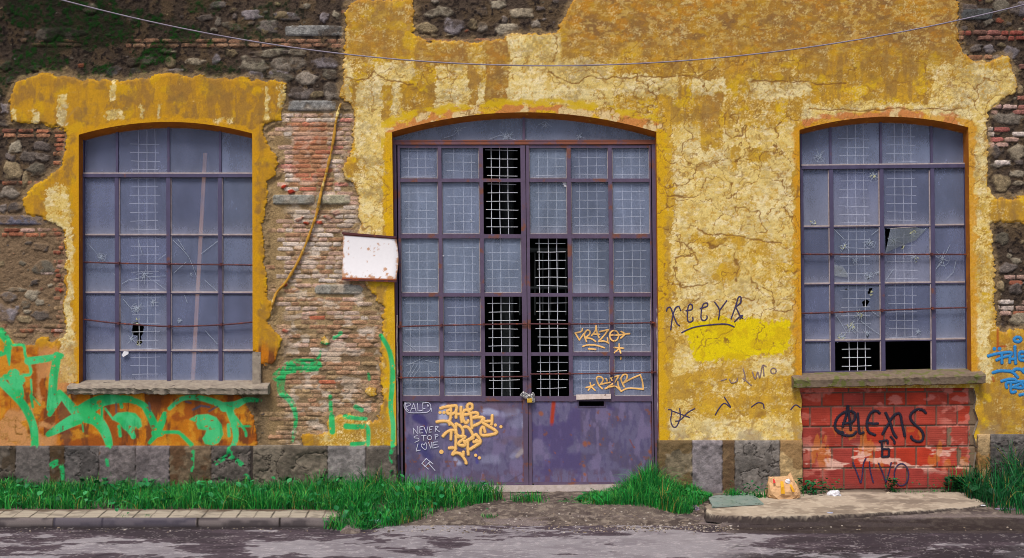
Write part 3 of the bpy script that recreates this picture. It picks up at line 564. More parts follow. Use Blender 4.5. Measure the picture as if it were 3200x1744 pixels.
gs(c4g((600,400),(610,480)), 2, 1); gs(c4g((745,300),(745,420)), 4, 1); gs(c4g((770,310),(830,390)), 3); gs(c4g((880,250),(890,300)), 5, 2); gs(cq((340,720),(360,850)), 4, 1); gs(cq((345,720),(440,830)), 2); gs(cq((340,550),(350,700)), 3, 1)
gs(c4g((1720,370),(1790,470),(1800,510)), 4); gs(c4g((1690,440),(1830,440)), 3); gs(c4g((870,440),(880,510)), 5, 1); gs(c4g((960,470),(975,515)), 8, 1); gs(c4g((1670,430),(1675,510)), 5, 1); gs(c6((600,1150),(645,1160)), 4)
BLOB = [c4g((825,375),(860,342),(930,335),(990,345),(1030,390),(1038,440),(1010,460),(990,440),(975,490),(955,510),(930,480),(900,455),(870,415),(840,400)), c4g((1385,390),(1440,358),(1520,352),(1580,375),(1620,430),(1632,500),(1600,560),(1550,580),(1500,570),(1480,530),(1500,500),(1510,470),(1450,460),(1430,410))]
def green_mask(x, y):
    m = np.zeros(x.shape, np.float32)
    for pts, a, b in GREEN:
        n = len(pts) - 1
        for i in range(n):
            r = a + (b - a) * i / max(n, 1)
            (x0, y0), (x1, y1) = pts[i], pts[i + 1]
            if r + 8 < min(abs(x.min() - max(x0, x1)), 1e9) and (x.min() > max(x0, x1) + r + 8): continue
            if x.max() < min(x0, x1) - r - 8 or y.max() < min(y0, y1) - r - 8 or y.min() > max(y0, y1) + r + 8: continue
            sel = (np.abs(x - (x0 + x1) / 2) < abs(x1 - x0) / 2 + r + 6) & (np.abs(y - (y0 + y1) / 2) < abs(y1 - y0) / 2 + r + 6)
            if not sel.any(): continue
            d = dist_line(x[sel], y[sel], [(x0, y0), (x1, y1)])
            m[sel] = np.maximum(m[sel], 1 - sm(r - 1.5, r + 2.0, d))
    for q in BLOB:
        xx = [a for a, b in q]; yy = [b for a, b in q]
        sel = (x > min(xx) - 10) & (x < max(xx) + 10) & (y > min(yy) - 10) & (y < max(yy) + 10)
        if sel.any(): m[sel] = np.maximum(m[sel], 1 - sm(-2, 3, sdf_poly(x[sel], y[sel], q)))
    return m
w = win(-40, 900, 1260, 1420)
gm = green_mask(PX[w], PY[w])
gcol = np.zeros(gm.shape + (3,), np.float32) + S(14, 176, 98); gcol = mixc(gcol, S(60, 190, 120), sm(.5, .75, blotch[w])); gcol = mixc(gcol, S(10, 148, 84), sm(.55, .8, streak[w]) * .6)
gp = gm * (1 - sm(.86, .92, n2[w]) * .8); Cp[w] = Cp[w] + (gcol - Cp[w]) * (gp * .95)[..., None]
gk = gm * sm(-.004, .007, H[w]) * sm(.05, .35, n2[w]); Cm[w] = Cm[w] + (gcol * .9 - Cm[w]) * (gk * .92)[..., None]
# red dashes of old paint on the far right, scribbles low on the mural
for ln, cc, r in [(K(3040,1020,5.85)((455,60),(455,380),(455,580)), S(160, 60, 30), 2.5), (K(3040,1020,5.85)((455,370),(600,365)), S(160, 60, 30), 2), (K(3040,1020,5.85)((360,930),(380,1000)), S(150, 60, 30), 3), (c4g((1410,320),(1470,290),(1530,300)), S(40, 70, 90), 2.5), (c4g((1530,330),(1590,295)), S(40, 70, 90), 2), (c4g((1360,260),(1395,270)), S(40, 70, 90), 2), (c4g((850,270),(850,340)), S(60, 80, 90), 2), (c4g((1090,270),(1100,330)), S(60, 80, 90), 2), (c1((565,785),(500,850),(450,960)), S(170, 130, 60), 2.2)]:
    xx = [a for a, b in ln]; yy = [b for a, b in ln]; w = win(min(xx) - 15, min(yy) - 15, max(xx) + 15, max(yy) + 15)
    Cp[w] = mixc(Cp[w], cc, (1 - sm(r, r + 2, dist_line(PX[w], PY[w], ln))) * .7)

# ------------------------------------------------------------------ the building and its wall sheets
building = empty('building', (0, 0, 0), 'old workshop building with peeling ochre plaster over rubble stone and a steel double door', 'building')
isP = sP < 0
edge = 1 - sm(0, 10, sO)                                                   # near an opening the wall is dressed flush
Yw = np.where(isP, Yp, Ym * (1 - edge) + .004 * edge)
gy, gx = np.gradient(sO, zs, xs)
nrm = np.hypot(gx, gy) + 1e-6
inside = sO < 0
mv = inside & (sO > -8)
Xw = np.where(mv, GX - (sO / 240) * gx / nrm, GX); Zw = np.where(mv, GZ - (sO / 240) * gy / nrm, GZ)
keep = ~(inside[:-1, :-1] & inside[1:, :-1] & inside[:-1, 1:] & inside[1:, 1:])
cnt = isP[:-1, :-1].astype(int) + isP[1:, :-1] + isP[:-1, 1:] + isP[1:, 1:]
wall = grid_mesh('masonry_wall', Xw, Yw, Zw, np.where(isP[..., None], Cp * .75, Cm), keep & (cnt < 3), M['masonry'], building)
plas = grid_mesh('plaster', Xw, Yw, Zw, Cp, keep & (cnt >= 3), M['plaster'], building)
def wall_y(px, py):
    i = min(np.searchsorted(PXS, px), len(PXS) - 1); j = min(np.searchsorted(-PYS, -py), len(PYS) - 1)
    return float(Yw[max(j - 1, 0):j + 2, max(i - 1, 0):i + 2].min())
# shell behind the facade: dark room, side walls and top
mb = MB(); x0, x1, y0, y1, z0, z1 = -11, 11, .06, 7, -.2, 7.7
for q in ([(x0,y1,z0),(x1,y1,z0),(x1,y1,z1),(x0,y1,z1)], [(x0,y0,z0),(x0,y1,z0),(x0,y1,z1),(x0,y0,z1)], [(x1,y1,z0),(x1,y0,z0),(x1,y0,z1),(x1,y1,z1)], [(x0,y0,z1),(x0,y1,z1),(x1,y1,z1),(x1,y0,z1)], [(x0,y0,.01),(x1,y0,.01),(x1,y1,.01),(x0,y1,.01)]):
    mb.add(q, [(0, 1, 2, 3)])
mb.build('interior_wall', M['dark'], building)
mb = MB()
for a, b, r in [((1560, 782), (1900, 782), .035), ((1560, 900), (1900, 900), .02)] + [((1600 + 24 * k, 782), (1600 + 24 * k, 985), .012) for k in range(12)]:
    mb.tube([P(*a, 1.1), P(*b, 1.1)], r, 8)
mb.tube([P(1586, 300, 1.6), P(1586, 1560, 1.6)], .09, 10)
mb.build('interior_railing', noise_mat('dark steel', S(52, 58, 58), S(36, 40, 42), 8, .8), building)

# ------------------------------------------------------------------ plinth
def plinth(name, x0, x1, ytop, ybot, blocks, Yf, mat, seed=0, fine=.01):
    """dressed stone course; blocks = [(left px, right px, colour, relief, stain colour)]"""
    X = np.arange((x0 - CX) / 240, (x1 - CX) / 240 + fine, fine); zt = (1536 - ytop) / 240; zb = (1536 - ybot) / 240
    Zr = np.arange(zb, zt, fine); Zr = np.append(Zr, zt)
    gx_, gz_ = np.meshgrid(X, Zr); px = CX + gx_ * 240; py = 1536 - gz_ * 240
    C = np.zeros(px.shape + (3,), np.float32) + S(58, 50, 46); Y = np.full(px.shape, Yf + .016)
    a1 = fbm(px / 45, py / 40, 400 + seed, 5); a2 = fbm(px / 10, py / 10, 410 + seed, 4)
    for k, (l, r, c, rel, st) in enumerate(blocks):
        e = np.minimum(px - l, r - px) + (vn(px / 9, py / 9, 420 + k) - .5) * 4
        m = sm(-1, 2.4, e)
        cc = (np.asarray(c) * .72 + S(108, 98, 90) * .28) * (.7 + .6 * a2)[..., None]; cc = cc * (1 - .35 * sm(.5, .7, a1))[..., None]
        if st is not None: cc = mixc(cc, st, sm(.5, .6, fbm(px / 50, py / 60, 430 + k, 4)) * .85)
        C = C + (cc - C) * m[..., None]
        crack_ = 1 - sm(.012, .04, np.abs(a1 - .52)) if rel > .5 else 0
        Y = Y - m * (.02 + rel * .02 * (a1 - .5) * 2 + .008 * (a2 - .5)) + (crack_ * m * .012)
        if rel > .5: C = mixc(C, S(34, 28, 26), crack_ * m * .7)
    top = np.clip((zt - gz_) / .03, 0, 1); Y = Y + .012 * (1 - top)
    g = green_mask(px, py); gc = S(20, 170, 96); C = C + (gc - C) * (g * sm(.3, .5, a2) * .85)[..., None]
    # ledge: fold the top row back into the wall
    X2 = np.vstack([gx_, gx_[-1:]]); Z2 = np.vstack([gz_, gz_[-1:] + .006]); Y2 = np.vstack([Y, np.full((1, px.shape[1]), .06)]); C2 = np.concatenate([C, C[-1:] * 1.1])
    X2 = np.hstack([X2[:, :1], X2, X2[:, -1:]]); Z2 = np.hstack([Z2[:, :1], Z2, Z2[:, -1:]]); Y2 = np.hstack([np.full((Y2.shape[0], 1), .1), Y2, np.full((Y2.shape[0], 1), .1)]); C2 = np.concatenate([C2[:, :1], C2, C2[:, -1:]], 1)
    return grid_mesh(name, X2, Y2, Z2, C2, np.ones((X2.shape[0] - 1, X2.shape[1] - 1), bool), mat, building)
c4b = lambda x: x / 2.34
lb = [(-200, 0, S(84,78,74), .8, None)]
for l, r, c, rel, st in [(0,122,S(78,70,60),.9,S(66,54,40)),(122,370,S(92,86,84),.35,None),(370,480,S(82,66,48),.3,S(70,52,32)),(480,730,S(86,82,82),.7,None),(730,997,S(116,107,108),.2,S(80,54,30)),(997,1245,S(112,103,106),.2,None),(1245,1550,S(108,88,62),.3,S(84,58,38)),(1550,1835,S(98,90,84),.85,None)]:
    lb.append((c4b(l), c4b(r), c, rel, st))
for l, r, c, rel, st in [(-20,525,S(112,102,86),.95,None),(525,805,S(138,132,130),.15,None),(805,1032,S(104,96,86),.4,None)]:
    lb.append((800 + l / 2.34, 800 + r / 2.34, c, rel, st))
lb = [b for b in lb if True]
x = -200.; rr = random.Random(3)
while x > -1050: lb.append((x - 110, x, S(90, 84, 80), rr.uniform(.2, .9), None)); x -= 110
plinth('plinth', -1040, 1240, 1393, 1575, lb, -.035, M['plinth'], 1)
rbk = [(1600 + l / 2.34, 1600 + r / 2.34, c, rel, st) for l, r, c, rel, st in [(1065,1315,S(124,110,84),.5,S(100,80,50)),(1315,1535,S(134,126,130),.3,None),(1535,1625,S(122,94,58),.4,S(90,70,50)),(1625,1955,S(120,114,108),.6,None),(1955,2106,S(198,166,112),.25,S(130,100,64))]]
rbk = rbk[:-1] + [(rbk[-1][0], 2507, S(198,166,112), .25, S(130,100,64))]
plinth('plinth', 2056, 2507, 1376, 1575, rbk, -.035, M['plinth'], 2)
rb2 = [(3052, 3092, S(186, 154, 106), .25, S(150, 110, 60)), (3092, 3300, S(92, 88, 86), .8, None)] + [(3300 + 120 * i, 3420 + 120 * i, S(96, 90, 86), .5, None) for i in range(8)]
plinth('plinth', 3052, 4240, 1357, 1575, rb2, -.03, M['plinth'], 3)

# ------------------------------------------------------------------ red hollow-block infill under the right window
fine = .008
X = np.arange((2495 - CX) / 240, (3072 - CX) / 240, fine); Zr = np.arange((1536 - 1575) / 240, (1536 - 1204) / 240, fine)
gx_, gz_ = np.meshgrid(X, Zr); px = CX + gx_ * 240; py = 1536 - gz_ * 240
a1 = fbm(px / 45, py / 40, 501, 5); a2 = fbm(px / 9, py / 9, 511, 4)
sh = (px - 2507) * -.010                                                    # the courses climb slightly to the right
rows = [(1204, 1229, 60), (1231, 1272, 66), (1275, 1335, 66), (1338, 1401, 66), (1404, 1466, 66), (1469, 1534, 66), (1537, 1600, 66)]
C = np.zeros(px.shape + (3,), np.float32) + S(104, 80, 68); Y = np.full(px.shape, .062)
offs = [30, 66, 29, 64, 32, 69, 20]; rr = random.Random(12)
for k, ((ya, yb, L), o) in enumerate(zip(rows, offs)):
    y_ = py - sh
    x = 2507 + o - L * 2
    while x < 3090:
        m = sm(0, 2.4, np.minimum(np.minimum(px - x, x + L - 2.5 - px), np.minimum(y_ - ya, yb - y_)))
        c = np.asarray(rr.choice([S(174,64,48), S(180,56,34), S(170,70,56), S(164,64,54), S(182,62,42)])) * rr.uniform(.88, 1.08)
        if k >= 5: c = np.asarray(S(156, 58, 50)) * rr.uniform(.9, 1.05)
        cc = c * .86 * (.8 + .4 * a1)[..., None]
        groove = .5 + .5 * np.cos((y_ - ya) / 6.2 * 2 * math.pi)
        cc = cc * (1 - .22 * sm(.82, 1, groove))[..., None]
        C = C + (cc - C) * m[..., None]; Y = Y - m * (.014 - .0025 * sm(.8, 1, groove))
        x += L
sm1 = sm(.56, .68, fbm(px / 52, py / 20, 521, 5)) * sm(1380, 1420, py) * (1 - sm(1455, 1490, py)); C = mixc(C, S(226, 186, 168), sm1 * .75)
sm2 = sm(.54, .70, fbm(px / 40, py / 26, 531, 5)) * (1 - sm(1262, 1285, py)); C = mixc(C, S(204, 120, 108), sm2 * .7)
sm3 = sm(.5, .68, fbm(px / 40, py / 26, 541, 5)) * np.clip(sm(2930, 2960, px) + (1 - sm(2570, 2600, px)) * .7, 0, 1); C = mixc(C, S(206, 124, 108), sm3 * .6)
yl = sm(.62, .7, fbm(px / 26, py / 70, 551, 4)) * sm(1330, 1360, py) * (1 - sm(1450, 1480, py)); C = mixc(C, S(190, 116, 40), yl * .5)
C = mixc(C, S(104, 66, 60), sm(1500, 1540, py) * sm(.4, .6, a1) * .5)
for l, r, ya, yb in [(2965, 2978, 1338, 1400), (2992, 3010, 1405, 1462), (3032, 3060, 1215, 1600)]:
    m = sm(0, 4, np.minimum(np.minimum(px - l, r - px), np.minimum(py - ya, yb - py)) + (a2 - .5) * 8); C = mixc(C, S(120, 100, 80), m); Y = Y + m * .006
infill = grid_mesh('brick_infill', gx_, Y, gz_, C, np.ones((len(Zr) - 1, len(X) - 1), bool), M['clay'], building)
infill['label'] = 'red hollow clay block infill under the right window'
def infill_y(px, py): return .044
# jamb returns of the infill recess
mb = MB()
q = INFILL
for (a, b) in list(zip(q[:6], q[1:6])) + list(zip(q[6:], q[7:])):
    p0, p1 = P(*a), P(*b); p0.y = p1.y = .004; r0, r1 = Vector((p0.x, .07, p0.z)), Vector((p1.x, .07, p1.z)); mb.add([p0, p1, r1, r0], [(0, 1, 2, 3)])
mb.build('infill_recess', M['concrete'], building)

# ------------------------------------------------------------------ openings: reveals, frames, glass, grilles
RD = .157
def reveal(key, parent, drop=.07):
    q = OPEN[key]; mb = MB(); n = len(q); cx = sum(a for a, b in q) / n
    vs = []
    for i, (x, y) in enumerate(q):
        p = P(x, y); d = drop if 0 < i < n - 1 else 0
        vs += [Vector((p.x, -.001, p.z)), Vector((p.x, RD * .5, p.z - d * .5)), Vector((p.x, RD + .03, p.z - d))]
    fs = []
    for i in range(n - 1):
        for k in range(2): fs.append((i * 3 + k, i * 3 + k + 1, i * 3 + 4 + k, i * 3 + 3 + k))
    mb.add(vs, fs); o = mb.build('reveal', M['soffit'], parent); return o
PANE_A, PANE_B = S(136, 144, 180), S(156, 172, 194)
def pane(mb, x0, y0, x1, y1, shear, Y, tone=1.0, dust=.5, hue=0.0, seed=0, n=5, holes=None):
    """one pane: corners in measured px; shear(y) shifts x; dust whitens its lower edge"""
    base = (np.asarray(PANE_A) * (1 - hue) + np.asarray(PANE_B) * hue) * tone
    def colr(x, y):
        t = (y - y0) / (y1 - y0); c = base.copy(); c = c + (np.asarray(S(206, 208, 228)) - c) * (dust * max(0, (t - .72) / .28) ** 1.6)
        return c
    if holes:
        outer = [(x0, y0), (x1, y0), (x1, y1), (x0, y1)]
        loops = [[Vector((a, b, 0)) for a, b in outer]] + [[Vector((a, b, 0)) for a, b in h] for h in holes]
        tri = tessellate_polygon(loops); flat = [p for l in loops for p in l]
        mb.add([P(p.x + shear(p.y), p.y, Y) for p in flat], [tuple(t) for t in tri], [colr(p.x, p.y) for p in flat]); return
    vs, cs, fs = [], [], []
    for j in range(n + 1):
        for i in range(3):
            x = x0 + (x1 - x0) * i / 2; y = y0 + (y1 - y0) * (j / n) ** .7
            vs.append(P(x + shear(y), y, Y)); cs.append(colr(x, y))
    for j in range(n):
        for i in range(2): a = j * 3 + i; fs.append((a, a + 1, a + 4, a + 3))
    mb.add(vs, fs, cs)
def wires(mb, vx, hy, x0, x1, y0, y1, shear, Y, r=.0068, seed=0):
    rr = random.Random(seed)
    for x in vx:
        pts = []; n = 10
        for i in range(n + 1):
            y = y0 + (y1 - y0) * i / n; pts.append(P(x + shear(y) + rr.uniform(-1, 1), y, Y + rr.uniform(-.004, .004)))
        mb.tube(pts, r * 1.15, 6)
    for y in hy:
        a = rr.uniform(-1.4, 1.4); mb.tube([P(x0 + shear(y) + rr.uniform(-4, 4), y + a, Y - .009), P((x0 + x1) / 2 + shear(y), y + rr.uniform(-1, 1), Y - .009), P(x1 + shear(y) + rr.uniform(-4, 4), y - a, Y - .009)], r * .9, 6)
def star(mb, px, py, Y, r, rays=8, ring=True, seed=0, wpx=1.3):
    rr = random.Random(seed)
    for k in range(rays):
        a = 6.283 * k / rays + rr.uniform(-.3, .3); L = r * rr.uniform(.5, 1.25); bend = rr.uniform(-.25, .25)
        mb.tube([P(px + 1.5 * math.cos(a), py + 1.5 * math.sin(a), Y), P(px + .5 * L * math.cos(a), py + .5 * L * math.sin(a), Y), P(px + L * math.cos(a + bend), py + L * math.sin(a + bend), Y)], [wpx / 240 * .7, wpx / 240 * .5, wpx / 240 * .2], 4, .4)
    if ring:
        for q in (.45, .8):
            a0 = rr.uniform(0, 360); mb.tube([P(x, y, Y) for x, y in ell(px, py, r * q, r * q, 10, a0, a0 + rr.uniform(120, 260))], wpx / 240 * .3, 4, .4)
def crackline(mb, pts, Y, wpx=1.3): mb.tube([P(x, y, Y) for x, y in pts], wpx / 240 * .5, 4, .4)
def rod(mb, pts, Y, r=.010, clips=()):
    mb.tube([P(x, y, Y) for x, y in spline(pts, 5)], r, 8)
    for x, y in clips:
        p = P(x, y, Y); mb.hexa([(p.x - .012, Y - .014, p.z - .016), (p.x + .012, Y - .014, p.z - .016), (p.x + .012, Y - .014, p.z + .02), (p.x - .012, Y - .014, p.z + .02)], [(p.x - .012, RD, p.z - .016), (p.x + .012, RD, p.z - .016), (p.x + .012, RD, p.z + .02), (p.x - .012, RD, p.z + .02)])

def window(name, key, label, fx, y_rows, ybot, thick_row, shear, missing, holes, gr_cols, frame_y, sill, cracks, splinters, rods):
    fr = MB(); pt = MB(); gl = MB()
    ytop = frame_y; xl, xr = fx[0], fx[-1]
    for i, x in enumerate(fx):
        wd = 9 if i in (0, len(fx) - 1) else 12
        fr.bar((x + shear(y_rows[0]), y_rows[0]), (x + shear(ybot), ybot), wd, RD - .022, RD + .03)
        fr.bar((x + shear(ytop), ytop), (x + shear(y_rows[0]), y_rows[0]), wd * .62, RD - .006, RD + .028)
    slope = thick_row[1]
    yy = lambda y, x: y + slope * (x - xl)
    fr.bar((xl + shear(y_rows[0]), yy(y_rows[0], xl)), (xr + shear(y_rows[0]), yy(y_rows[0], xr)), 11, RD - .03, RD + .026)
    pt.bar((xl + shear(y_rows[0]), yy(y_rows[0], xl) - 7), (xr + shear(y_rows[0]), yy(y_rows[0], xr) - 7), 5, RD - .026, RD + .02)
    fr.bar((xl + shear(ybot), yy(ybot, xl)), (xr + shear(ybot), yy(ybot, xr)), 8, RD - .02, RD + .03)
    for y in y_rows[1:]:
        for a, b in zip(fx[:-1], fx[1:]):
            pt.bar((a + 5 + shear(y), yy(y, a) - 2), (b - 5 + shear(y), yy(y, b) - 2), 4.6, RD - .008, RD + .02)
            fr.bar((a + 5 + shear(y), yy(y, a) + 2), (b - 5 + shear(y), yy(y, b) + 2), 3.6, RD - .004, RD + .021)
    for x in fx[1:-1]:
        for s in (-1, 1):
            pt.bar((x + s * 6.5 + shear(y_rows[0]), y_rows[0] + 8), (x + s * 6.5 + shear(ybot), ybot - 4), 3.0, RD - .003, RD + .02)
    ys = [ytop] + list(y_rows) + [ybot]; rr = random.Random(len(key))
    for j, (a, b) in enumerate(zip(ys[:-1], ys[1:])):
        for i, (l, r) in enumerate(zip(fx[:-1], fx[1:])):
            if (j, i) in missing: continue
            pane(gl, l + 3, yy(a, l) + 2, r - 3, yy(b, l) - 2 + slope * 0, shear, RD + .012, rr.uniform(.78, 1.14), .5 if j else .25, rr.uniform(0, .35), holes=holes.get((j, i)))
    wnd = fr.build('window', M['steel'], building); wnd['label'] = label
    pt.build('putty', M['putty'], wnd); gl.build('glass', M['glass'], wnd)
    reveal(key, wnd)
    for k, (vx, hy, x0, x1, y0, y1) in enumerate(gr_cols):
        g = MB(); wires(g, vx, [h for h in hy if y0 - 2 < h < y1 + 2], x0, x1, y0, y1, shear, RD + .045, .0044, seed=k + len(key)); g.build('grille', M['wire'], wnd)
    ck = MB()
    for c in cracks:
        if c[0] == 's': star(ck, c[1], c[2], RD - .001, c[3], c[4], c[5], int(c[1]))
        else: crackline(ck, c[1], RD - .001)
    ck.build('crack', M['p_crack'], wnd)
    if splinters:
        sp = MB()
        for (x, y, r, n) in splinters:
            rr = random.Random(int(x + y))
            for _ in range(n):
                a = rr.uniform(0, 6.28); d = r * rr.uniform(.35, 1); p = [P(x + d * math.cos(a) + rr.uniform(-5, 5), y + d * math.sin(a) + rr.uniform(-4, 4), RD - .002 - rr.uniform(0, .01)) for _ in range(3)]
                sp.add(p, [(0, 1, 2)])
        sp.build('splinter', M['p_edge'], wnd)
    for pts in rods:
        m = MB(); rod(m, pts, RD - .045, .0095, [pts[i] for i in range(1, len(pts) - 1)]); m.build('rod', M['rust'], wnd)
    return wnd
# left window
cL = K(0, 580, 2.34); hy = [(1055 + 62.3 * k) / 2.34 for k in range(0, 37)]
holeL = cL((968,1003),(1000,995),(1050,1032),(1040,1085),(1026,1105),(1038,1150),(1015,1165),(998,1158),(1004,1100),(960,1088))
crL = [('s', *cL((740,525))[0], 17, 9, True), ('s', *cL((1000,900))[0], 20, 12, True), ('s', *cL((1055,650))[0], 24, 9, False), ('s', *cL((1120,850))[0], 15, 9, False), ('s', *cL((1310,990))[0], 9, 7, True), ('s', *cL((1400,650))[0], 8, 5, False), ('s', *cL((960,1120))[0], 18, 8, False),
       ('l', cL((1265,400),(1320,450),(1380,520),(1410,590),(1437,665))), ('l', cL((1495,690),(1540,730),(1585,770))), ('l', cL((1300,390),(1350,470))), ('l', cL((1360,560),(1270,640))), ('l', cL((1470,500),(1600,400))), ('l', cL((830,640),(845,665))), ('l', cL((890,720),(940,690),(1060,670),(1210,660))), ('l', cL((900,830),(960,900))), ('l', cL((1160,540),(1215,500))), ('l', cL((1130,700),(1210,760))), ('l', cL((1010,400),(1040,500))), ('l', cL((1500,1060),(1590,1160))), ('l', cL((1350,800),(1370,860))), ('l', cL((640,420),(720,510)))]
w1 = window('window', 'left', 'arched four-light steel window left of the door, glass mostly whole', [263, 368.5, 529, 690, 800], [549, 735, 915, 1096], 1194, (549, 0.0), lambda y: (y - 549) / 650 * 2.0, set(), {(3, 1): [holeL]},
    [([433, 459, 485], [h for h in hy if h > 430], 408, 497, 400, 1195)], 372, None, crL, [(*cL((1000,990))[0], 12, 8), (*cL((1018,1160))[0], 8, 7)],
    [[cL((612,560))[0], cL((868,568))[0], cL((1237,574))[0], cL((1615,578))[0], cL((1850,582))[0]], [cL((612,978))[0], cL((868,1008))[0], cL((1240,1030))[0], cL((1620,1018))[0], cL((1850,998))[0]]])
# right window
cR = K(2450, 350, 2.34); cR3 = K(2450, 900, 2.34)
def blob(c, x, y, r, n=7, seed=1):
    rr = random.Random(seed + int(x)); return c(*[(x + r * rr.uniform(.6, 1.3) * math.cos(6.283 * k / n), y + r * rr.uniform(.6, 1.3) * math.sin(6.283 * k / n)) for k in range(n)])
shR = lambda y: (y - 523) / 640 * 6.5
unsh = lambda pts: [(x - shR(y), y) for x, y in pts]
hR = {(1, 1): [unsh(blob(cR, 660, 466, 9))], (1, 0): [unsh(blob(cR, 205, 828, 9)), unsh(blob(cR, 230, 830, 7, seed=4))], (2, 1): [unsh(cR((612,970),(625,945),(648,938),(635,962))), unsh(blob(cR, 412, 1160, 9)), unsh(blob(cR, 620, 1208, 10))],
      (2, 2): [unsh(cR((738,850),(778,853),(742,1030))), unsh(blob(cR, 800, 942, 15)), unsh(blob(cR, 868, 990, 10))],
      (3, 1): [unsh(blob(cR, 455, 1296, 7)), unsh(cR((610,1330),(622,1290),(650,1285),(630,1330))), unsh(cR((570,1390),(600,1368),(625,1385),(600,1430),(580,1425))), unsh(blob(cR3, 612, 355, 8))]}
crR = [('s', *cR((260,325))[0], 22, 9, True), ('s', *cR((655,465))[0], 26, 9, True), ('s', *cR((215,810))[0], 12, 9, False), ('s', *cR((440,985))[0], 18, 10, False), ('s', *cR((628,955))[0], 22, 10, True), ('s', *cR((520,1085))[0], 14, 9, False), ('s', *cR((620,1205))[0], 18, 9, True), ('s', *cR((940,890))[0], 24, 10, False), ('s', *cR((800,940))[0], 24, 9, False), ('s', *cR((950,1060))[0], 22, 9, False), ('s', *cR((1160,1075))[0], 26, 9, True), ('s', *cR((680,1175))[0], 10, 7, False),
       ('s', *cR3((555,195))[0], 22, 10, False), ('s', *cR3((495,285))[0], 24, 12, True), ('s', *cR3((425,360))[0], 20, 12, False), ('s', *cR3((610,330))[0], 16, 9, False), ('s', *cR3((980,320))[0], 12, 8, False),
       ('l', cR((370,860),(440,930))), ('l', cR((640,900),(690,860))), ('l', cR((1000,880),(1040,850))), ('l', cR((1110,1150),(1160,1080),(1215,970))), ('l', cR((1180,1230),(1240,1170),(1260,1080))), ('l', cR((745,1230),(800,1150))), ('l', cR3((380,200),(420,260),(460,330))), ('l', cR3((560,240),(640,300),(700,340))), ('l', cR3((640,170),(700,210)))]
w2 = window('window', 'right', 'arched four-light steel window right of the door with many broken panes over red blocks', [2502, 2594, 2751, 2909, 3014], [524, 709, 888, 1065], 1164, (524, -.011), shR, {(4, 1), (4, 2)}, hR,
    [([2648, 2673.5, 2699], [(197 + 61.5 * k) / 2.34 + 350 for k in range(0, 31)], 2623, 2713, 372, 1160), ([2795.5, 2822, 2847], [(182 + 61 * k) / 2.34 + 350 for k in range(0, 28)], 2771, 2861, 372, 1052)], 362, None, crR, [(*cR((215,815))[0], 12, 9), (*cR((435,985))[0], 10, 8), (*cR3((550,190))[0], 14, 14), (*cR3((490,285))[0], 16, 18), (*cR3((425,360))[0], 14, 16), (*cR((860,985))[0], 9, 7), (*cR((640,1330))[0], 9, 8), (*cR((650,470))[0], 7, 6), (*cR((960,1080))[0], 12, 7), (*cR((940,890))[0], 12, 8)],
    [[cR((128,1040))[0], cR((345,1041))[0], cR((718,1041))[0], cR((1083,1041))[0], cR((1335,1042))[0]], [cR3((128,186))[0], cR3((352,180))[0], cR3((718,164))[0], cR3((1088,150))[0], cR3((1340,144))[0]]])
# tilted broken pane corner and shard on the right window
mb = MB(); q = cR((778,853),(960,842),(1040,860),(960,940),(900,960),(742,1030))
mb.add([P(x, y, RD - .004 - .03 * (i in (0, 5))) for i, (x, y) in enumerate(q)], [tuple(range(len(q)))], S(120, 128, 130)); o = mb.build('loose_shard', M['glass'], w2)
mb = MB(); q = cR((362,1115),(430,1130),(468,1185),(465,1210),(362,1198)); mb.add([P(x, y, RD - .006) for x, y in q], [tuple(range(len(q)))], S(150, 156, 160)); mb.build('loose_shard', M['glass'], w2)
mb = MB(); mb.tube([P(x, y, RD - .012) for x, y in cR((778,853),(860,846),(965,841))], .004, 5); mb.build('putty', M['putty'], w2)

# sills
def sill(name, xa, xb, yl, yr, hpx, Yf, mat, parent, seed, chip=0):
    n = 60; rr = random.Random(seed); mb = MB(); vs = []; fs = []
    for i in range(n + 1):
        t = i / n; x = xa + (xb - xa) * t; y = yl + (yr - yl) * t
        dz = rr.uniform(-.006, .006); c = chip * (.5 * rr.random() + (.6 if rr.random() < .2 else 0)) * .05
        p = P(x, y, Yf); q = P(x, y + hpx, Yf)
        vs += [(p.x, .2, p.z + .045), (p.x, .02, p.z + .03 + dz), (p.x, Yf + .012, p.z + .002 + dz), (p.x, Yf, p.z - .015 + dz - c * .5), (p.x, Yf + .004 + c, (p.z + q.z) / 2), (p.x, Yf + .008 + c, q.z + .01 + c), (p.x, Yf + .05, q.z + dz + c * .4), (p.x, .08, q.z + .01)]
    for i in range(n):
        for k in range(7): a = i * 8 + k; fs.append((a, a + 8, a + 9, a + 1))
    fs += [tuple(range(7, -1, -1)), tuple(n * 8 + k for k in range(8))]
    mb.add(vs, fs); return mb.build(name, mat, parent)
sill('sill', 208, 836, 1208, 1209, 28, -.13, M['concrete'], w1, 3, 1.0)
mb = MB(); p = P(840, 1225, -.1); mb2 = MB()
sill('sill', 2482, 3081, 1185, 1171, 30, -.15, M['mosssill'], w2, 8, .25)
# bare concrete jamb below the plaster tongue at the left window
mb = MB(); a = P(789, 1100); b = P(815, 1208); mb.box(a.x + .001, -.012, b.z, b.x, .05, a.z); mb.build('jamb_stone', M['concrete'], w1)

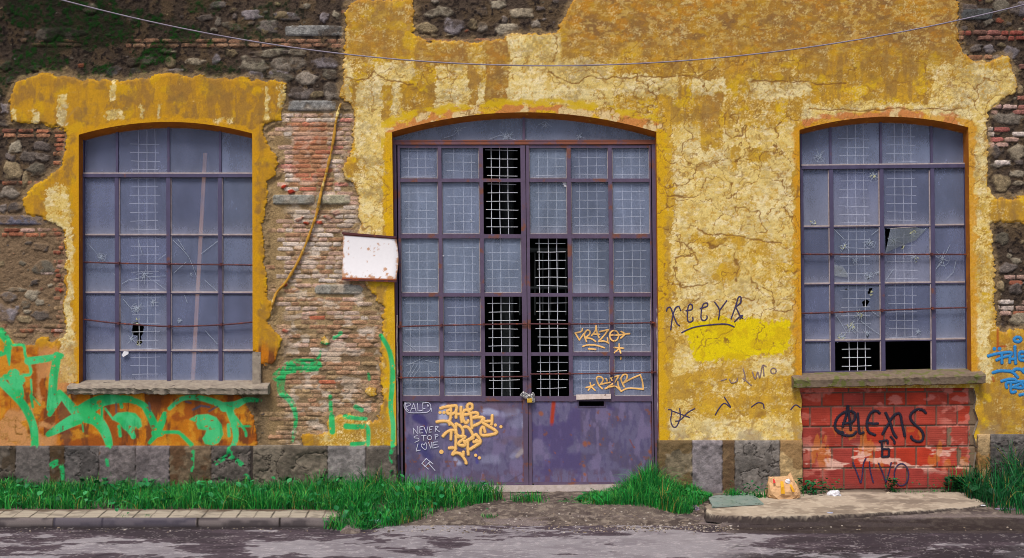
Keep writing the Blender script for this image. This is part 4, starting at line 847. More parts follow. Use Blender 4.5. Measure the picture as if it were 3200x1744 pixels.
# ------------------------------------------------------------------ the steel double door
SH = lambda y: (y - 460) / 770 * 8.0
dY0, dY1 = RD - .03, RD + .03
df = MB()
df.bar((1234 + SH(440), 440), (1234 + SH(1530), 1530), 11, dY0 - .01, dY1)
df.bar((2042 + SH(440), 440), (2042 + SH(1530), 1530), 15, dY0 - .01, dY1)
lt = MB(); lt.bar((1228, 447.5), (2048, 446.5), 11, dY0 - .014, dY1); df.bar((1637, 360), (1637, 443), 8, dY0 + .01, dY1)
lt.bar((1228, 440.5), (2048, 439.5), 3, dY0 - .02, dY1)
door = df.build('door_frame', M['steelrust'], building)
lt.build('lintel', M['ruststeel'], door); reveal('door', door)
gl = MB(); top = OPEN['door']
pane(gl, 1215, 340, 1634, 441, lambda y: 0, RD + .012, 1.0, .25, .5); pane(gl, 1640, 340, 2060, 441, lambda y: 0, RD + .012, 1.0, .25, .5)
gl.build('glass', M['glass'], door)
ck = MB(); cD = K(1220, 350, 2.3395)
for x, y, r, n in [(840,185,20,9),(1130,100,12,8),(1380,180,16,7),(870,170,16,6),(490,130,18,5)]: star(ck, *cD((x, y))[0], RD - .001, r, n, False, x)
for ln in [((390,190),(460,170),(520,120),(560,110)), ((720,200),(800,170),(860,190),(920,205)), ((1080,95),(1130,70),(1180,110))]: crackline(ck, cD(*ln), RD - .001)
ck.build('crack', M['p_crack'], door)
mb = MB()
for l in (((1240, 985), (1243, 1420), 6), ((2055, 965), (2061, 1384), 8)):
    n = 22; rr = random.Random(l[2]); pts = [P(l[0][0] + (l[1][0] - l[0][0]) * i / n + rr.uniform(-1.2, 1.2), l[0][1] + (l[1][1] - l[0][1]) * i / n, RD - .055) for i in range(n + 1)]
    mb.tube(pts, [l[2] / 480 * rr.uniform(.7, 1.15) for _ in pts], 6, 1.5)
mb.build('jamb_filler', M['lime'], door)
mb = MB(); mb.hexa([P(1250, 1520, .02), P(2062, 1512, .02), P(2062, 1534, .02), P(1250, 1540, .02)], [P(1250, 1520, .25), P(2062, 1512, .25), P(2062, 1534, .25), P(1250, 1540, .25)]); mb.build('threshold', M['lime'], door)
rowsD = [(462, 558), (569, 732), (745, 916), (927, 1101), (1112, 1238)]
colsD = [(1249, 1367.5), (1379, 1497), (1509, 1626), (1652.5, 1770.5), (1783, 1899.5), (1911.5, 2028.5)]
miss = {(0, 2), (1, 2), (2, 3), (3, 2), (3, 3), (4, 2), (4, 3)}
vxD = [(132,197,258),(463,530,590),(735,797,858),(1080,1147,1210),(1378,1440,1505),(1695,1760,1822)]
hxD = [(100,320),(405,620),(700,920),(1055,1275),(1345,1565),(1640,1855)]
hoff = [344, 306, 280, 276, 333, 333]
PANELS = []
def panel_sheet(x0, x1, y0, y1, parent, seed, slot=None, lefthalf=True):
    fine = .01
    us = np.linspace(x0, x1, int((x1 - x0) / 240 / fine)); vs_ = np.linspace(y0, y1, int((y1 - y0) / 240 / fine))
    px, py = np.meshgrid(us, vs_)
    a1 = fbm(px / 60, py / 50, 600 + seed, 5); a2 = fbm(px / 8, py / 22, 610 + seed, 4); a3 = fbm(px / 14, py / 14, 620 + seed, 4)
    C = np.zeros(px.shape + (3,), np.float32) + S(98, 92, 122); C = mixc(C, S(86, 77, 104), sm(.4, .7, a1)); C = mixc(C, S(80, 73, 108), sm(.55, .8, a2) * .7); C = mixc(C, S(118, 106, 140), sm(.6, .8, fbm(px / 20, py / 50, 640 + seed, 4)) * .6)
    def haze(pts, r, col, k):
        nonlocal C
        d = dist_line(px, py, pts) + (a1 - .5) * r * .8; C = mixc(C, col, (1 - sm(r * .2, r, d)) * k)
    if lefthalf:
        t = K(1250, 1240, 5.85); haze(t((250,380),(330,430),(420,500),(400,640)), 17, S(52, 44, 104), .85); haze(t((330,900),(420,1050),(480,1120)), 24, S(56, 56, 110), .8); haze(t((120,780),(220,820)), 16, S(70, 66, 112), .6)
        b8 = K(1220, 900, 2.1267)
        for pts, r, k in [(b8((340,790),(330,880)), 16, .8), (b8((450,790),(480,880),(520,900)), 14, .5), (b8((600,820),(680,830)), 16, .6), (b8((740,840),(820,820)), 20, .3), (b8((850,880),(800,900)), 22, .2), (b8((895,1000),(870,1070),(790,1120)), 12, .28), (b8((680,1135),(600,1145)), 18, .22), (b8((410,1140),(430,1160)), 13, .7), (b8((480,1060),(500,1080)), 12, .6), (b8((870,900),(895,1040),(900,1140)), 9, .4)]: haze(pts, r, S(176, 178, 206), k)
        haze(b8((820,1120),(870,1070)), 8, S(196, 176, 140), .35); haze(b8((550,1090),(555,1160)), 7, S(60, 56, 140), .6)
        C = mixc(C, S(104, 84, 96), sm(.5, .7, fbm(px / 80, py / 60, 633, 3)) * sm(1450, 1500, px) * .6)
        haze(b8((760,1290),(890,1210)), 4, S(70, 58, 74), .6)
    else:
        c = K(1600, 1144, 2.34); haze(c((285,255),(270,430)), 8, S(160, 52, 28), 1.0)
        C = mixc(C, S(74, 62, 112), (1 - sm(1800, 1812, px)) * sm(.35, .6, a1) * .55)
        for x, y, r in [(690,350,6),(510,565,11),(540,560,7),(620,570,6),(850,680,6),(290,632,4),(705,628,4),(190,345,8),(500,725,7),(505,790,6),(985,625,9),(430,830,5),(870,590,3)]: haze(c((x, y), (x + 4, y + 6)), r, S(146, 84, 50), .85)
        haze(c((690,300),(720,320)), 12, S(68, 58, 104), .7); haze(c((840,540),(870,600)), 2.5, S(120, 60, 60), .7)
    edge_ = np.minimum(np.minimum(px - x0, x1 - px), np.minimum(py - y0, y1 - py)); C = mixc(C, S(116, 62, 46), (1 - sm(1, 5, edge_ + (a3 - .4) * 7)) * .8)
    C = mixc(C, S(122, 74, 56), sm(.82, .88, a3 * .7 + a1 * .3) * .7); C = mixc(C, S(108, 74, 70), sm(.62, .8, a2) * sm(1440, 1520, py) * .6)
    sx = px + SH(py); s = (D + RD - .012) / F
    Xp = (sx - CX) * s; Zp = HC - (py - HY) * s; Yp_ = np.full(px.shape, RD - .012) + .006 * (fbm(px / 120, py / 120, 650 + seed, 2) - .5)
    keep = np.ones((px.shape[0] - 1, px.shape[1] - 1), bool)
    if slot:
        mx = (px[:-1, :-1] + px[1:, 1:]) / 2; my = (py[:-1, :-1] + py[1:, 1:]) / 2; keep &= ~((mx > slot[0]) & (mx < slot[2]) & (my > slot[1]) & (my < slot[3]))
    return grid_mesh('lower_panel', Xp, Yp_, Zp, C, keep, M['panel'], parent)
def leaf(cols, xa, xb, label):
    fr = MB(); li = [colsD[c] for c in cols]
    def vb(x0, x1, y0, y1, Y0=dY0, mbx=fr):
        fr.hexa([P(x0 + SH(y0), y0, Y0), P(x1 + SH(y0), y0, Y0), P(x1 + SH(y1), y1, Y0), P(x0 + SH(y1), y1, Y0)], [P(x0 + SH(y0), y0, dY1), P(x1 + SH(y0), y0, dY1), P(x1 + SH(y1), y1, dY1), P(x0 + SH(y1), y1, dY1)])
    edges = [xa] + [v for c in li for v in c] + [xb]
    for i in range(0, len(edges), 2): vb(edges[i], edges[i + 1], 454, 1518, dY0 - (.006 if i in (0, len(edges) - 2) else 0)) if i in (0, len(edges) - 2) else vb(edges[i], edges[i + 1], 453, 1255)
    ry = [454] + [v for r in rowsD for v in r] + [1254]
    for c in li:
        for i in range(0, len(ry), 2): vb(c[0] - .5, c[1] + .5, ry[i], ry[i + 1], dY0 + .002)
    vb(xa + 14, xb - 14, 1506, 1519, dY0 + .004)
    lf = fr.build('door_leaf', M['steelrust'], building); lf['label'] = label
    gl = MB(); pt = MB(); rr = random.Random(cols[0] + 9)
    for c in cols:
        for j, (a, b) in enumerate(rowsD):
            x0, x1 = colsD[c]
            if (j, c) not in miss:
                pane(gl, x0, a, x1, b, SH, RD + .008, rr.uniform(.86, 1.24), rr.uniform(.1, .6), rr.uniform(.3, .9))
                for q in (((x0 + 1.5, a), (x0 + 1.5, b)), ((x1 - 1.5, a), (x1 - 1.5, b)), ((x0, b - 1.5), (x1, b - 1.5))):
                    if rr.random() < .8: pt.bar((q[0][0] + SH(q[0][1]), q[0][1]), (q[1][0] + SH(q[1][1]), q[1][1]), 1.8, RD + .001, RD + .01)
        g = MB(); v = [1220 + q / 2.3395 for q in vxD[c]]; h = [x / 2.3395 for x in hxD[c]]
        y = 350 + hoff[c] / 2.3395 - 26.5; hs = []
        while y < 1236:
            if y > 464: hs.append(y)
            y += 26.6
        wires(g, v, hs, 1220 + h[0], 1220 + h[1], 458, 1238, SH, RD + .04, .0042, c + 3); g.build('grille', M['wire'], lf)
    gl.build('glass', M['glass'], lf); pt.build('putty', M['putty'], lf)
    return lf
LL = leaf((0, 1, 2), 1242, 1641, 'left leaf of the steel door, scrawled with peach tags')
LR = leaf((3, 4, 5), 1643, 2033, 'right leaf of the steel door with a letter slot')
panel_sheet(1255, 1627, 1252, 1512, LL, 1)
panel_sheet(1648, 2027, 1252, 1512, LR, 2, slot=(1800, 1249, 1880, 1270), lefthalf=False)
mb = MB(); mb.hexa([P(1801, 1233, dY0 - .03), P(1909, 1231, dY0 - .03), P(1909, 1246, dY0 - .045), P(1801, 1249, dY0 - .045)], [P(1801, 1233, dY0), P(1909, 1231, dY0), P(1909, 1246, dY0), P(1801, 1249, dY0)])
mb.build('letter_flap', M['lime'], LR)
mb = MB()
mb.bar((1806, 1250), (1892, 1248.5), 2.5, dY0, dY1); mb.bar((1806, 1270.5), (1892, 1269.5), 2.5, dY0 + .01, dY1); mb.bar((1807, 1250), (1808, 1270), 2.5, dY0 + .01, dY1); mb.bar((1889, 1250), (1890, 1270), 2.5, dY0 + .01, dY1); mb.build('slot_rim', M['steelrust'], LR)
c8 = K(1220, 900, 2.1267)
for par, pts in [(LL, c8((36,258),(60,257),(340,249),(620,243),(905,239))), (LR, c8((918,239),(1190,240),(1470,237),(1735,231),(1750,229))), (LL, c8((40,598),(70,597),(345,594),(615,592),(922,588))), (LR, c8((930,573),(1192,571),(1470,567),(1740,560),(1760,559)))]:
    m = MB(); rod(m, pts, RD - .06, .0095, pts[1:4]); m.build('rod', M['rust'], par)
# torn scraps of glazing left in the panes
ck = MB()
for x, y, r in [(1275,530,14),(590,790,10)]: star(ck, *cD((x, y))[0], RD - .002, r * .6, 6, False, x)
for ln in [((85,350),(180,420)), ((90,80),(180,20)), ((100,520),(250,450)), ((110,590),(160,500)), ((125,600),(180,510)), ((140,610),(200,520)), ((230,480),(320,500)), ((250,560),(320,620))]: crackline(ck, c8(*ln), RD - .002, 1.1)
ck.build('crack', M['p_crack'], LL)
mb = MB()
for q in [((1255,512),(1288,512),(1286,548),(1272,545)), ((375,1045),(395,1048),(385,1060)), ((980,200),(1000,203),(992,212))]:
    mb.add([P(x, y, RD - .003) for x, y in cD(*q)], [tuple(range(len(q)))])
mb.build('paper_scrap', M['white'], LR)

# ------------------------------------------------------------------ writing on the walls and door
def strokes(name, lines, wpx, yfun, mat, parent, label=None, dots=(), smooth=True, halo=None):
    mb = MB(); hal = []; rr = random.Random(len(lines)); k = 0
    for ln in lines:
        pts = spline(ln, 5) if smooth and len(ln) > 2 else ([(ln[0][0] + (ln[-1][0] - ln[0][0]) * t, ln[0][1] + (ln[-1][1] - ln[0][1]) * t) for t in (0, .25, .5, .75, 1)] if len(ln) == 2 else ln)
        k += 1; W = []; n = len(pts)
        (ax, ay), (bx, by) = pts[0], pts[1]; L = math.hypot(bx - ax, by - ay) + 1e-6; e0 = (ax - (bx - ax) / L * wpx * .35, ay - (by - ay) / L * wpx * .35)
        (ax, ay), (bx, by) = pts[-1], pts[-2]; L = math.hypot(bx - ax, by - ay) + 1e-6; e1 = (ax - (bx - ax) / L * wpx * .35, ay - (by - ay) / L * wpx * .35)
        pts = [e0] + list(pts) + [e1]; n = len(pts)
        for i in range(n): W.append(wpx / 480 * (rr.uniform(.9, 1.08) if 0 < i < n - 1 else .55))
        V3 = []
        for x, y in pts:
            Yq = yfun(x, y) - .0016 - .00012 * k; V3.append(P(x, y, Yq))
        mb.tube(V3, W, 8, .0014 / (wpx / 480))
        if halo: hal.append(([v + Vector((0, .0010, 0)) for v in V3], [q * 1.55 for q in W], .0006 / (wpx / 480)))
    for x, y, r in dots:
        Yq = yfun(x, y) - .002; p = P(x, y, Yq); vs = [p + Vector((0, -.0012, 0))] + [p + Vector((r / 240 * math.cos(a * .5236), 0, r / 240 * math.sin(a * .5236))) for a in range(12)]
        mb.add(vs, [(0, 1 + i, 1 + (i + 1) % 12) for i in range(12)])
    nf = len(mb.f)
    for a, b, c in hal: mb.tube(a, b, 8, c)
    o = mb.build(name, mat, parent, smooth=True)
    if halo:
        o.data.materials.append(halo)
        for f in o.data.polygons[nf:]: f.material_index = 1
    if label: o['label'] = label
    return o
def door_y(px, py):
    x = px - SH(py)
    if py > 1254: return RD - .0155
    for a, b in rowsD:
        if a + 1 < py < b - 1:
            for l, r in colsD:
                if l + 1 < x < r - 1: return RD + .006
    return dY0 - .005
t = K(1340, 1240, 6.104)
tag_lines = [[(215,225),(300,200),(420,180),(520,175),(528,240),(505,300),(440,330)],[(415,190),(420,300),(410,430),(370,465)],[(395,255),(355,275),(360,320),(410,325)],[(525,250),(520,410)],[(615,190),(612,330),(630,490)],[(530,332),(620,332)],ell(783,190,48,58,12),[(655,345),(775,330),(745,260),(685,260),(652,330),(660,430),(700,500),(740,485),(750,450)],[(800,310),(812,450),(822,610)],[(790,312),(915,307),(930,360),(840,400)],[(840,400),(1020,398),(1045,440),(940,520),(840,560)],[(1210,350),(1205,450),(1195,540)],[(1060,475),(1190,465)],[(1030,430),(1010,480),(1080,530),(1200,600),(1295,670),(1240,712),(1040,740),(990,700),(1000,610),(1045,582),(1075,680)],[(145,480),(270,465),(370,480),(400,540)],[(380,470),(440,520),(500,600),(510,700)],[(265,760),(340,680),(430,640),(520,640)],[(430,650),(420,820)],[(512,515),(600,560),(650,640),(655,740)],[(520,520),(512,620),(520,700)],[(660,580),(740,580),(800,650),(840,740),(850,800)],[(520,720),(515,850),(510,1010)],[(530,770),(700,762),(560,900),(690,930),(670,840)],[(690,860),(760,820),(850,792)],[(740,850),(745,1000),(755,1110)],[(760,832),(880,730),(920,740),(990,850),(900,832)],[(850,862),(990,862),(900,930),(780,1010)],[(380,985),(430,975),(490,980),(500,1020),(450,1105),(520,1070),(600,1090),(640,1130),(700,1220),(715,1280)],[(660,1045),(660,1130)],[(520,640),(540,730),(640,770)]]
strokes('graffiti', [t(*l) for l in tag_lines], 8.2, door_y, M['p_orange'], LL, 'tall peach spray tag on the lower panel', halo=M['h_orange'], dots=[(*t(q)[0], 5.2) for q in [(215,300),(290,300),(1270,540),(1375,572),(895,1115),(965,1165)]] + [(*t((240,1050))[0], 7)])
t = K(1250, 1240, 5.85)
ch = [[(80,130),(110,100),(300,96),(420,96),(520,110),(560,160),(560,220),(520,270),(450,290),(200,295),(130,270),(85,210),(75,160),(80,130)],[(100,120),(115,250)],[(100,125),(170,115),(190,150),(110,195),(160,255)],[(190,270),(250,120)],[(250,120),(295,270)],[(215,215),(285,210)],[(320,120),(330,262)],[(330,262),(400,252)],[(415,110),(420,265)],[(415,115),(500,110)],[(420,220),(460,215)],[(500,140),(510,180),(530,150)],[(570,210),(575,270)]]
strokes('graffiti', [t(*l) for l in ch], 2.3, door_y, M['p_chalk'], LL, 'white chalk word RALF in an oval')
ch = [[(240,570),(255,690)],[(240,570),(330,685)],[(330,685),(325,540)],[(365,550),(360,665)],[(360,665),(420,660)],[(365,550),(430,540)],[(370,605),(410,600)],[(440,555),(485,670)],[(485,670),(510,550)],[(545,550),(530,650)],[(530,650),(575,645)],[(545,550),(605,540)],[(540,600),(580,595)],[(650,545),(645,640)],[(650,540),(700,550),(655,590)],[(655,590),(725,645)],[(325,715),(270,725),(265,755),(330,760),(345,800),(270,835)],[(385,715),(480,705)],[(430,710),(435,800)],ell(540,748,40,38,12),[(640,690),(650,780)],[(640,700),(690,695),(690,720),(650,735)],[(330,860),(295,995)],[(295,995),(375,975)],[(440,885),(400,862),(395,910),(465,970),(490,900),(470,842),(440,885)],[(520,835),(565,945)],[(565,945),(580,830)],[(605,835),(690,825)],[(605,835),(600,940)],[(602,885),(680,872)],[(600,940),(705,915)]]
strokes('graffiti', [t(*l) for l in ch], 2.2, door_y, M['p_chalk'], LL, 'white chalk words NEVER STOP LOVE')
ch = [[(400,1220),(480,1130)],[(480,1130),(605,1230)],[(400,1220),(520,1325)],[(450,1285),(545,1190)],[(530,1225),(640,1350)]]
strokes('graffiti', [t(*l) for l in ch], 2.6, door_y, M['p_chalk'], LL, 'small white angular chalk sign')
t = K(1780, 1000, 5.85)
rz = [[(235,165),(210,215),(100,240)],[(100,240),(180,370)],[(180,370),(260,250)],[(310,400),(280,320),(270,260),(320,190),(370,210),(360,270),(280,330)],[(280,330),(400,345),(480,400)],[(400,290),(470,200),(485,110)],[(485,110),(500,220),(540,330)],[(430,260),(550,265)],[(550,215),(710,180)],[(710,180),(620,300),(530,395)],[(530,395),(640,390),(720,425)],[(690,330),(700,400)],ell(815,290,80,95,14),[(750,280),(880,280),(1000,260),(1100,250)],[(940,210),(1010,250)],[(1010,265),(935,335)],[(240,485),(330,460),(480,465),(640,510)],[(345,530),(480,540)],[(905,440),(910,520),(935,610)],[(815,505),(990,520)],[(905,525),(820,600)],[(935,680),(935,720)]]
strokes('graffiti', [t(*l) for l in rz], 5.2, door_y, M['p_orange'], LR, 'peach tag RAZO with an arrow on the glass')
rz = [[(375,1150),(385,1220),(340,1290)],[(300,1235),(390,1220),(455,1180)],[(390,1220),(470,1290)],[(600,1260),(540,1200),(500,1110),(500,1050),(560,1040),(610,1080),(600,1130),(560,1180)],[(560,1180),(740,1140)],[(665,1075),(690,1120)],[(750,1060),(900,1020)],[(900,1020),(820,1140),(650,1260)],[(650,1260),(740,1225),(850,1220),(950,1310)],[(760,1070),(775,1110)],[(880,1130),(890,1200),(940,1300)],[(1000,1230),(960,1150),(940,1070),(990,1000),(1050,1010),(1040,1080),(970,1170)],[(970,1165),(1120,1080),(1290,1005)],[(1290,1005),(1330,1120),(1350,1270)],[(1350,1270),(1150,1250),(1030,1260),(940,1310)]]
strokes('graffiti', [t(*l) for l in rz], 5.2, door_y, M['p_orange'], LR, 'peach tag RIZR with an asterisk')
t = K(2580, 1240, 4.681)
al = [[(430,245),(370,210),(270,230),(180,300),(140,400),(150,480),(220,540),(320,570),(400,560),(450,510)],[(325,135),(300,280),(250,440)],[(325,135),(345,280),(370,490)],[(250,390),(350,380),(420,340),(430,250)],[(150,480),(240,530)],[(470,240),(480,380),(500,530),(560,520)],[(795,245),(740,205),(660,240),(610,350),(610,450),(640,520),(730,560)],[(595,375),(690,395),(770,390)],[(875,230),(940,370),(990,520),(1040,600)],[(1030,250),(970,310),(900,430),(830,550)],[(1030,250),(1090,255),(1120,400),(1160,580)],[(1470,240),(1420,195),(1340,185),(1260,240),(1240,310),(1290,390),(1390,480),(1430,560),(1410,640),(1340,655),(1270,620),(1250,575)]]
strokes('graffiti', [t(*l) for l in al], 6.6, infill_y, M['p_black'], building, 'black spray word ALEXIS with a circled A on the red blocks', halo=M['h_black'], dots=[(*t((325,140))[0], 5), (*t((245,525))[0], 6)])
al = [[(785,655),(900,635)],[(818,650),(828,770),(825,880)],[(825,880),(915,875)],[(905,640),(910,690)],[(830,765),(930,765)],[(930,765),(925,870)],[(950,580),(1000,640),(1010,690)]]
strokes('graffiti', [t(*l) for l in al], 5.8, infill_y, M['p_black'], building, "black spray letter E' on the red blocks", halo=M['h_black'])
al = [[(400,960),(450,1090),(510,1260)],[(590,900),(555,980),(540,1120),(520,1260)],[(640,950),(655,1090),(700,1260)],[(775,970),(830,1100),(880,1250)],[(960,960),(930,1100),(880,1250)],ell(1110,1140,105,160,16)]
strokes('graffiti', [t(*l) for l in al], 4.6, infill_y, M['p_fade'], building, 'faded blue spray word VIVO low on the red blocks')
t = K(2060, 900, 3.0525)
ke = [[(70,220),(80,190),(110,190),(135,260),(170,340),(195,360)],[(205,215),(185,175),(150,200),(125,290),(110,400)],[(255,215),(310,205),(315,165),(290,155),(272,200),(270,300),(290,325),(320,310),(320,280)],[(390,195),(455,175),(460,145),(425,150),(405,200),(400,290),(430,310),(455,290),(455,265)],[(530,135),(575,210),(565,300)],[(645,120),(575,215)],[(685,295),(730,170),(755,90),(780,90),(775,140),(730,180)],[(730,180),(770,260),(795,290)],[(720,320),(760,280),(795,260),(770,295)],[(215,425),(330,375),(500,350),(640,345),(715,370)]]
wy_ = lambda x, y: wall_y(x, y) - .001
strokes('graffiti', [t(*l) for l in ke], 4.4, wy_, M['p_navy'], building, 'violet marker tag with a curved underline above the yellow repaint')
ke = [[(800,770),(820,850),(810,890)],[(800,860),(880,930)],[(890,800),(915,870),(940,800),(960,860),(985,740),(1020,750)],[(990,740),(1000,840)],ell(1090,790,26,26,10),[(670,870),(690,905),(740,890),(745,860)],[(590,885),(640,868)]]
strokes('graffiti', [t(*l) for l in ke], 4.2, wy_, M['p_grey'], building, 'washed out grey scrawl below the yellow repaint')
ke = [[(85,1160),(120,1170),(110,1260),(130,1320),(165,1320),(200,1240),(195,1150)],[(130,1175),(250,1220),(290,1235)],[(340,1150),(270,1190),(200,1260),(155,1270)],[(535,1210),(570,1150),(620,1100),(680,1140)],[(620,1040),(680,1130)],[(880,1135),(940,1095),(990,1105),(1000,1150)],[(1255,1160),(1300,1115),(1345,1140)]]
strokes('graffiti', [t(*l) for l in ke], 3.8, wy_, M['p_navy'], building, 'violet marker flower and arcs low on the ochre pier')
t = K(3040, 1020, 5.85)
bl = [ell(820,240,62,42,14),[(770,360),(775,500),(785,690)],[(275,545),(420,505),(560,485),(690,475),(695,530),(540,570),(430,620)],[(530,490),(535,680)],[(680,560),(675,670)],[(680,600),(780,595)],[(960,540),(860,555),(855,490),(900,465),(970,480)],[(855,540),(870,610),(970,630)],[(360,850),(480,815),(600,815),(720,835),(830,940)],[(740,820),(790,780),(880,790),(940,850)],[(990,740),(920,790),(950,850)],[(520,1005),(650,970),(770,970),(790,1020),(620,1035),(625,1130)],[(700,1030),(702,1200),(790,1190)],[(780,1010),(960,1005)],[(960,1005),(730,1115)],[(730,1115),(920,1125),(910,1060)],[(850,1255),(980,1230)]]
strokes('graffiti', [t(*l) for l in bl], 7.8, wy_, M['p_blue'], building, 'sky blue spray tag at the right end of the wall', halo=M['h_blue'], dots=[(*t(q)[0], 6) for q in [(395,410),(490,408)]])

# ------------------------------------------------------------------ things fixed to or hung on the facade
# blank rusty sign
q = [(1072.6,731.7),(1240,744),(1239,876),(1069.6,871)]
nx, ny = 60, 46; vs = np.zeros((ny, nx, 3)); Cs = np.zeros((ny, nx, 3), np.float32)
for j in range(ny):
    for i in range(nx):
        u, v = i / (nx - 1), j / (ny - 1)
        x = (q[0][0] * (1 - u) + q[1][0] * u) * (1 - v) + (q[3][0] * (1 - u) + q[2][0] * u) * v; y = (q[0][1] * (1 - u) + q[1][1] * u) * (1 - v) + (q[3][1] * (1 - u) + q[2][1] * u) * v
        x += max(0, u - .8) * 5 * 5.5 * math.sin(math.pi * min(1, max(0, (v - .08) / .84)))
        p = P(x, y, -.05 + .02 * max(0, (u - .9) * 10) ** 2 + .012 * math.sin(v * 3)); vs[j, i] = p
uu, vv = np.meshgrid(np.linspace(0, 1, nx), np.linspace(0, 1, ny))
a = fbm(uu * 9, vv * 7, 700, 5); a2 = fbm(uu * 26, vv * 20, 710, 3)
Cs[:] = S(240, 236, 236); rustm = sm(.52, .62, a * .5 + a2 * .3 + .40 * sm(.66, 1, vv) * (1 - .3 * uu) - .12); rustm = np.maximum(rustm, 1 - sm(.0, .035, np.minimum(np.minimum(uu, 1 - uu), 1 - vv) + (a2 - .5) * .05)); Cs = mixc(Cs, S(186, 122, 56), rustm * .85); Cs = mixc(Cs, S(104, 42, 24), (1 - sm(.03, .045, vv)) )
Cs = mixc(Cs, S(150, 78, 40), sm(.955, .97, vv))
sg = empty('sign', P(1155, 870, -.03), 'blank white enamel sign with rusty edges on the wall left of the door', 'sign')
grid_mesh('sign_plate', vs[..., 0][::-1], vs[..., 1][::-1], vs[..., 2][::-1], Cs[::-1], np.ones((ny - 1, nx - 1), bool), M['sign'], sg)
mb = MB(); mb.bar((1071, 728.5), (1240, 742), 6, -.062, -.002); mb.bar((1069, 873), (1240, 879), 5, -.055, -.002); mb.build('rim', M['rust'], sg)
# cables
pts = []
def cab(px):
    xk = [-400, 188, 449, 800, 1073, 1313, 1700, 1856, 2053, 2500, 2599, 3001, 3200, 3700]; yk = [-190, 0, 63, 130, 169, 190, 205, 204, 194, 152, 141, 62, 11, -130]
    return np.polyval(np.polyfit(xk, yk, 4), px)
mb = MB(); mb.tube([P(x, cab(x), -.22) for x in np.linspace(-420, 3650, 90)], .0085, 8)
o = mb.build('cable', M['cable'], smooth=True); tag(o, 'thin grey cable sagging right across the top of the facade', 'cable')
ln = V((858,260),(852,276),(848,292),(844,312),(840,344),(834,378),(826,413),(820,438),(812,468),(807,488),(797,536),(783,577),(766,622),(745,667),(718,711),(697,735),(687,759),(681,785))
rr = random.Random(4); ps = spline(ln, 4)
mb = MB(); mb.tube([P(x, y, wall_y(x, y) - .03) for x, y in ps], [.019 * rr.uniform(.7, 1.15) * (.35 if 66 < i < 70 or 20 < i < 22 else 1) * (.5 if i == len(ps) - 1 else 1) for i in range(len(ps))], 8, .9)
o = mb.build('cable', M['paintcable']); tag(o, 'cable caked in ochre plaster hanging loose down the bare brick pier', 'cable')
# chain and padlock
cz_ = K(1600, 1200, 14.04)
def torus(mb, c, rx, rz, r, rot, tilt, n=14):
    pts = []
    for k in range(n):
        a_ = 6.283 * k / n; v = Vector((rx * math.cos(a_), 0, rz * math.sin(a_))); v.rotate(__import__('mathutils').Euler((0, rot, 0))); v.rotate(__import__('mathutils').Euler((0, 0, tilt))); pts.append(Vector(c) + v)
    mb.tube(pts, r, 6, closed=True, up=(.3, -1, .2))
path = cz_((430,470),(490,400),(560,430),(640,490),(690,570),(750,510),(840,500),(915,450),(930,500),(850,570),(900,620),(945,680),(940,770)); path2 = cz_((440,480),(520,540),(600,570),(680,600))
mb = MB()
for k, (x, y) in enumerate(spline(path, 2) + spline(path2, 2)):
    torus(mb, P(x, y, dY0 - .03 - .012 * (k % 2)), .014, .021, .0045, 1.0 + .7 * math.sin(k * 1.7), (k % 2) * 1.1)
o = mb.build('chain', M['chain'], smooth=True); tag(o, 'bright zinc chain looped through the two door leaves', 'chain')
pk = empty('padlock', P(1654, 1252, dY0 - .05), 'small brass padlock hanging on the chain between the door leaves', 'padlock')
mb = MB(); b = [P(x, y, dY0 - .065) for x, y in cz_((652,655),(885,640),(895,820),(665,830))]; b2 = [Vector((v.x, dY0 - .04, v.z)) for v in b]; mb.hexa(b, b2); bo = mb.build('body', M['brass'], pk)
bv = bo.modifiers.new('bevel', 'BEVEL'); bv.width = .006; bv.segments = 3
mb = MB(); mb.tube([P(x, y, dY0 - .052) for x, y in spline(cz_((690,660),(690,560),(760,500),(830,550),(840,655)), 4)], .0055, 8); mb.build('shackle', M['chain'], pk, True)
# lath leaning inside the left window, paper scrap on its glazing bar
mb = MB(); s_ = .35
a, b = P(641, 478, s_), P(601, 1215, s_); mb.hexa([a + Vector((-.024, 0, 0)), a + Vector((.024, 0, 0)), a + Vector((.024, .03, 0)), a + Vector((-.024, .03, 0))], [b + Vector((-.026, 0, 0)), b + Vector((.026, 0, 0)), b + Vector((.026, .03, 0)), b + Vector((-.026, .03, 0))])
o = mb.build('wooden_lath', M['wood']); tag(o, 'pale wooden lath leaning upright behind the glass of the left window', 'lath')
mb = MB(); q = cL((890,1240),(905,1212),(940,1215),(938,1232),(900,1254)); f = [P(x, y, RD - .03) for x, y in q]; mb.add(f + [v + Vector((0, .012, 0)) for v in f], [(4, 3, 2, 1, 0), (5, 6, 7, 8, 9)] + [(i, (i + 1) % 5, 5 + (i + 1) % 5, 5 + i) for i in range(5)]); o = mb.build('paper_scrap', M['white']); tag(o, 'white scrap stuck to a glazing bar low in the left window', 'scrap')

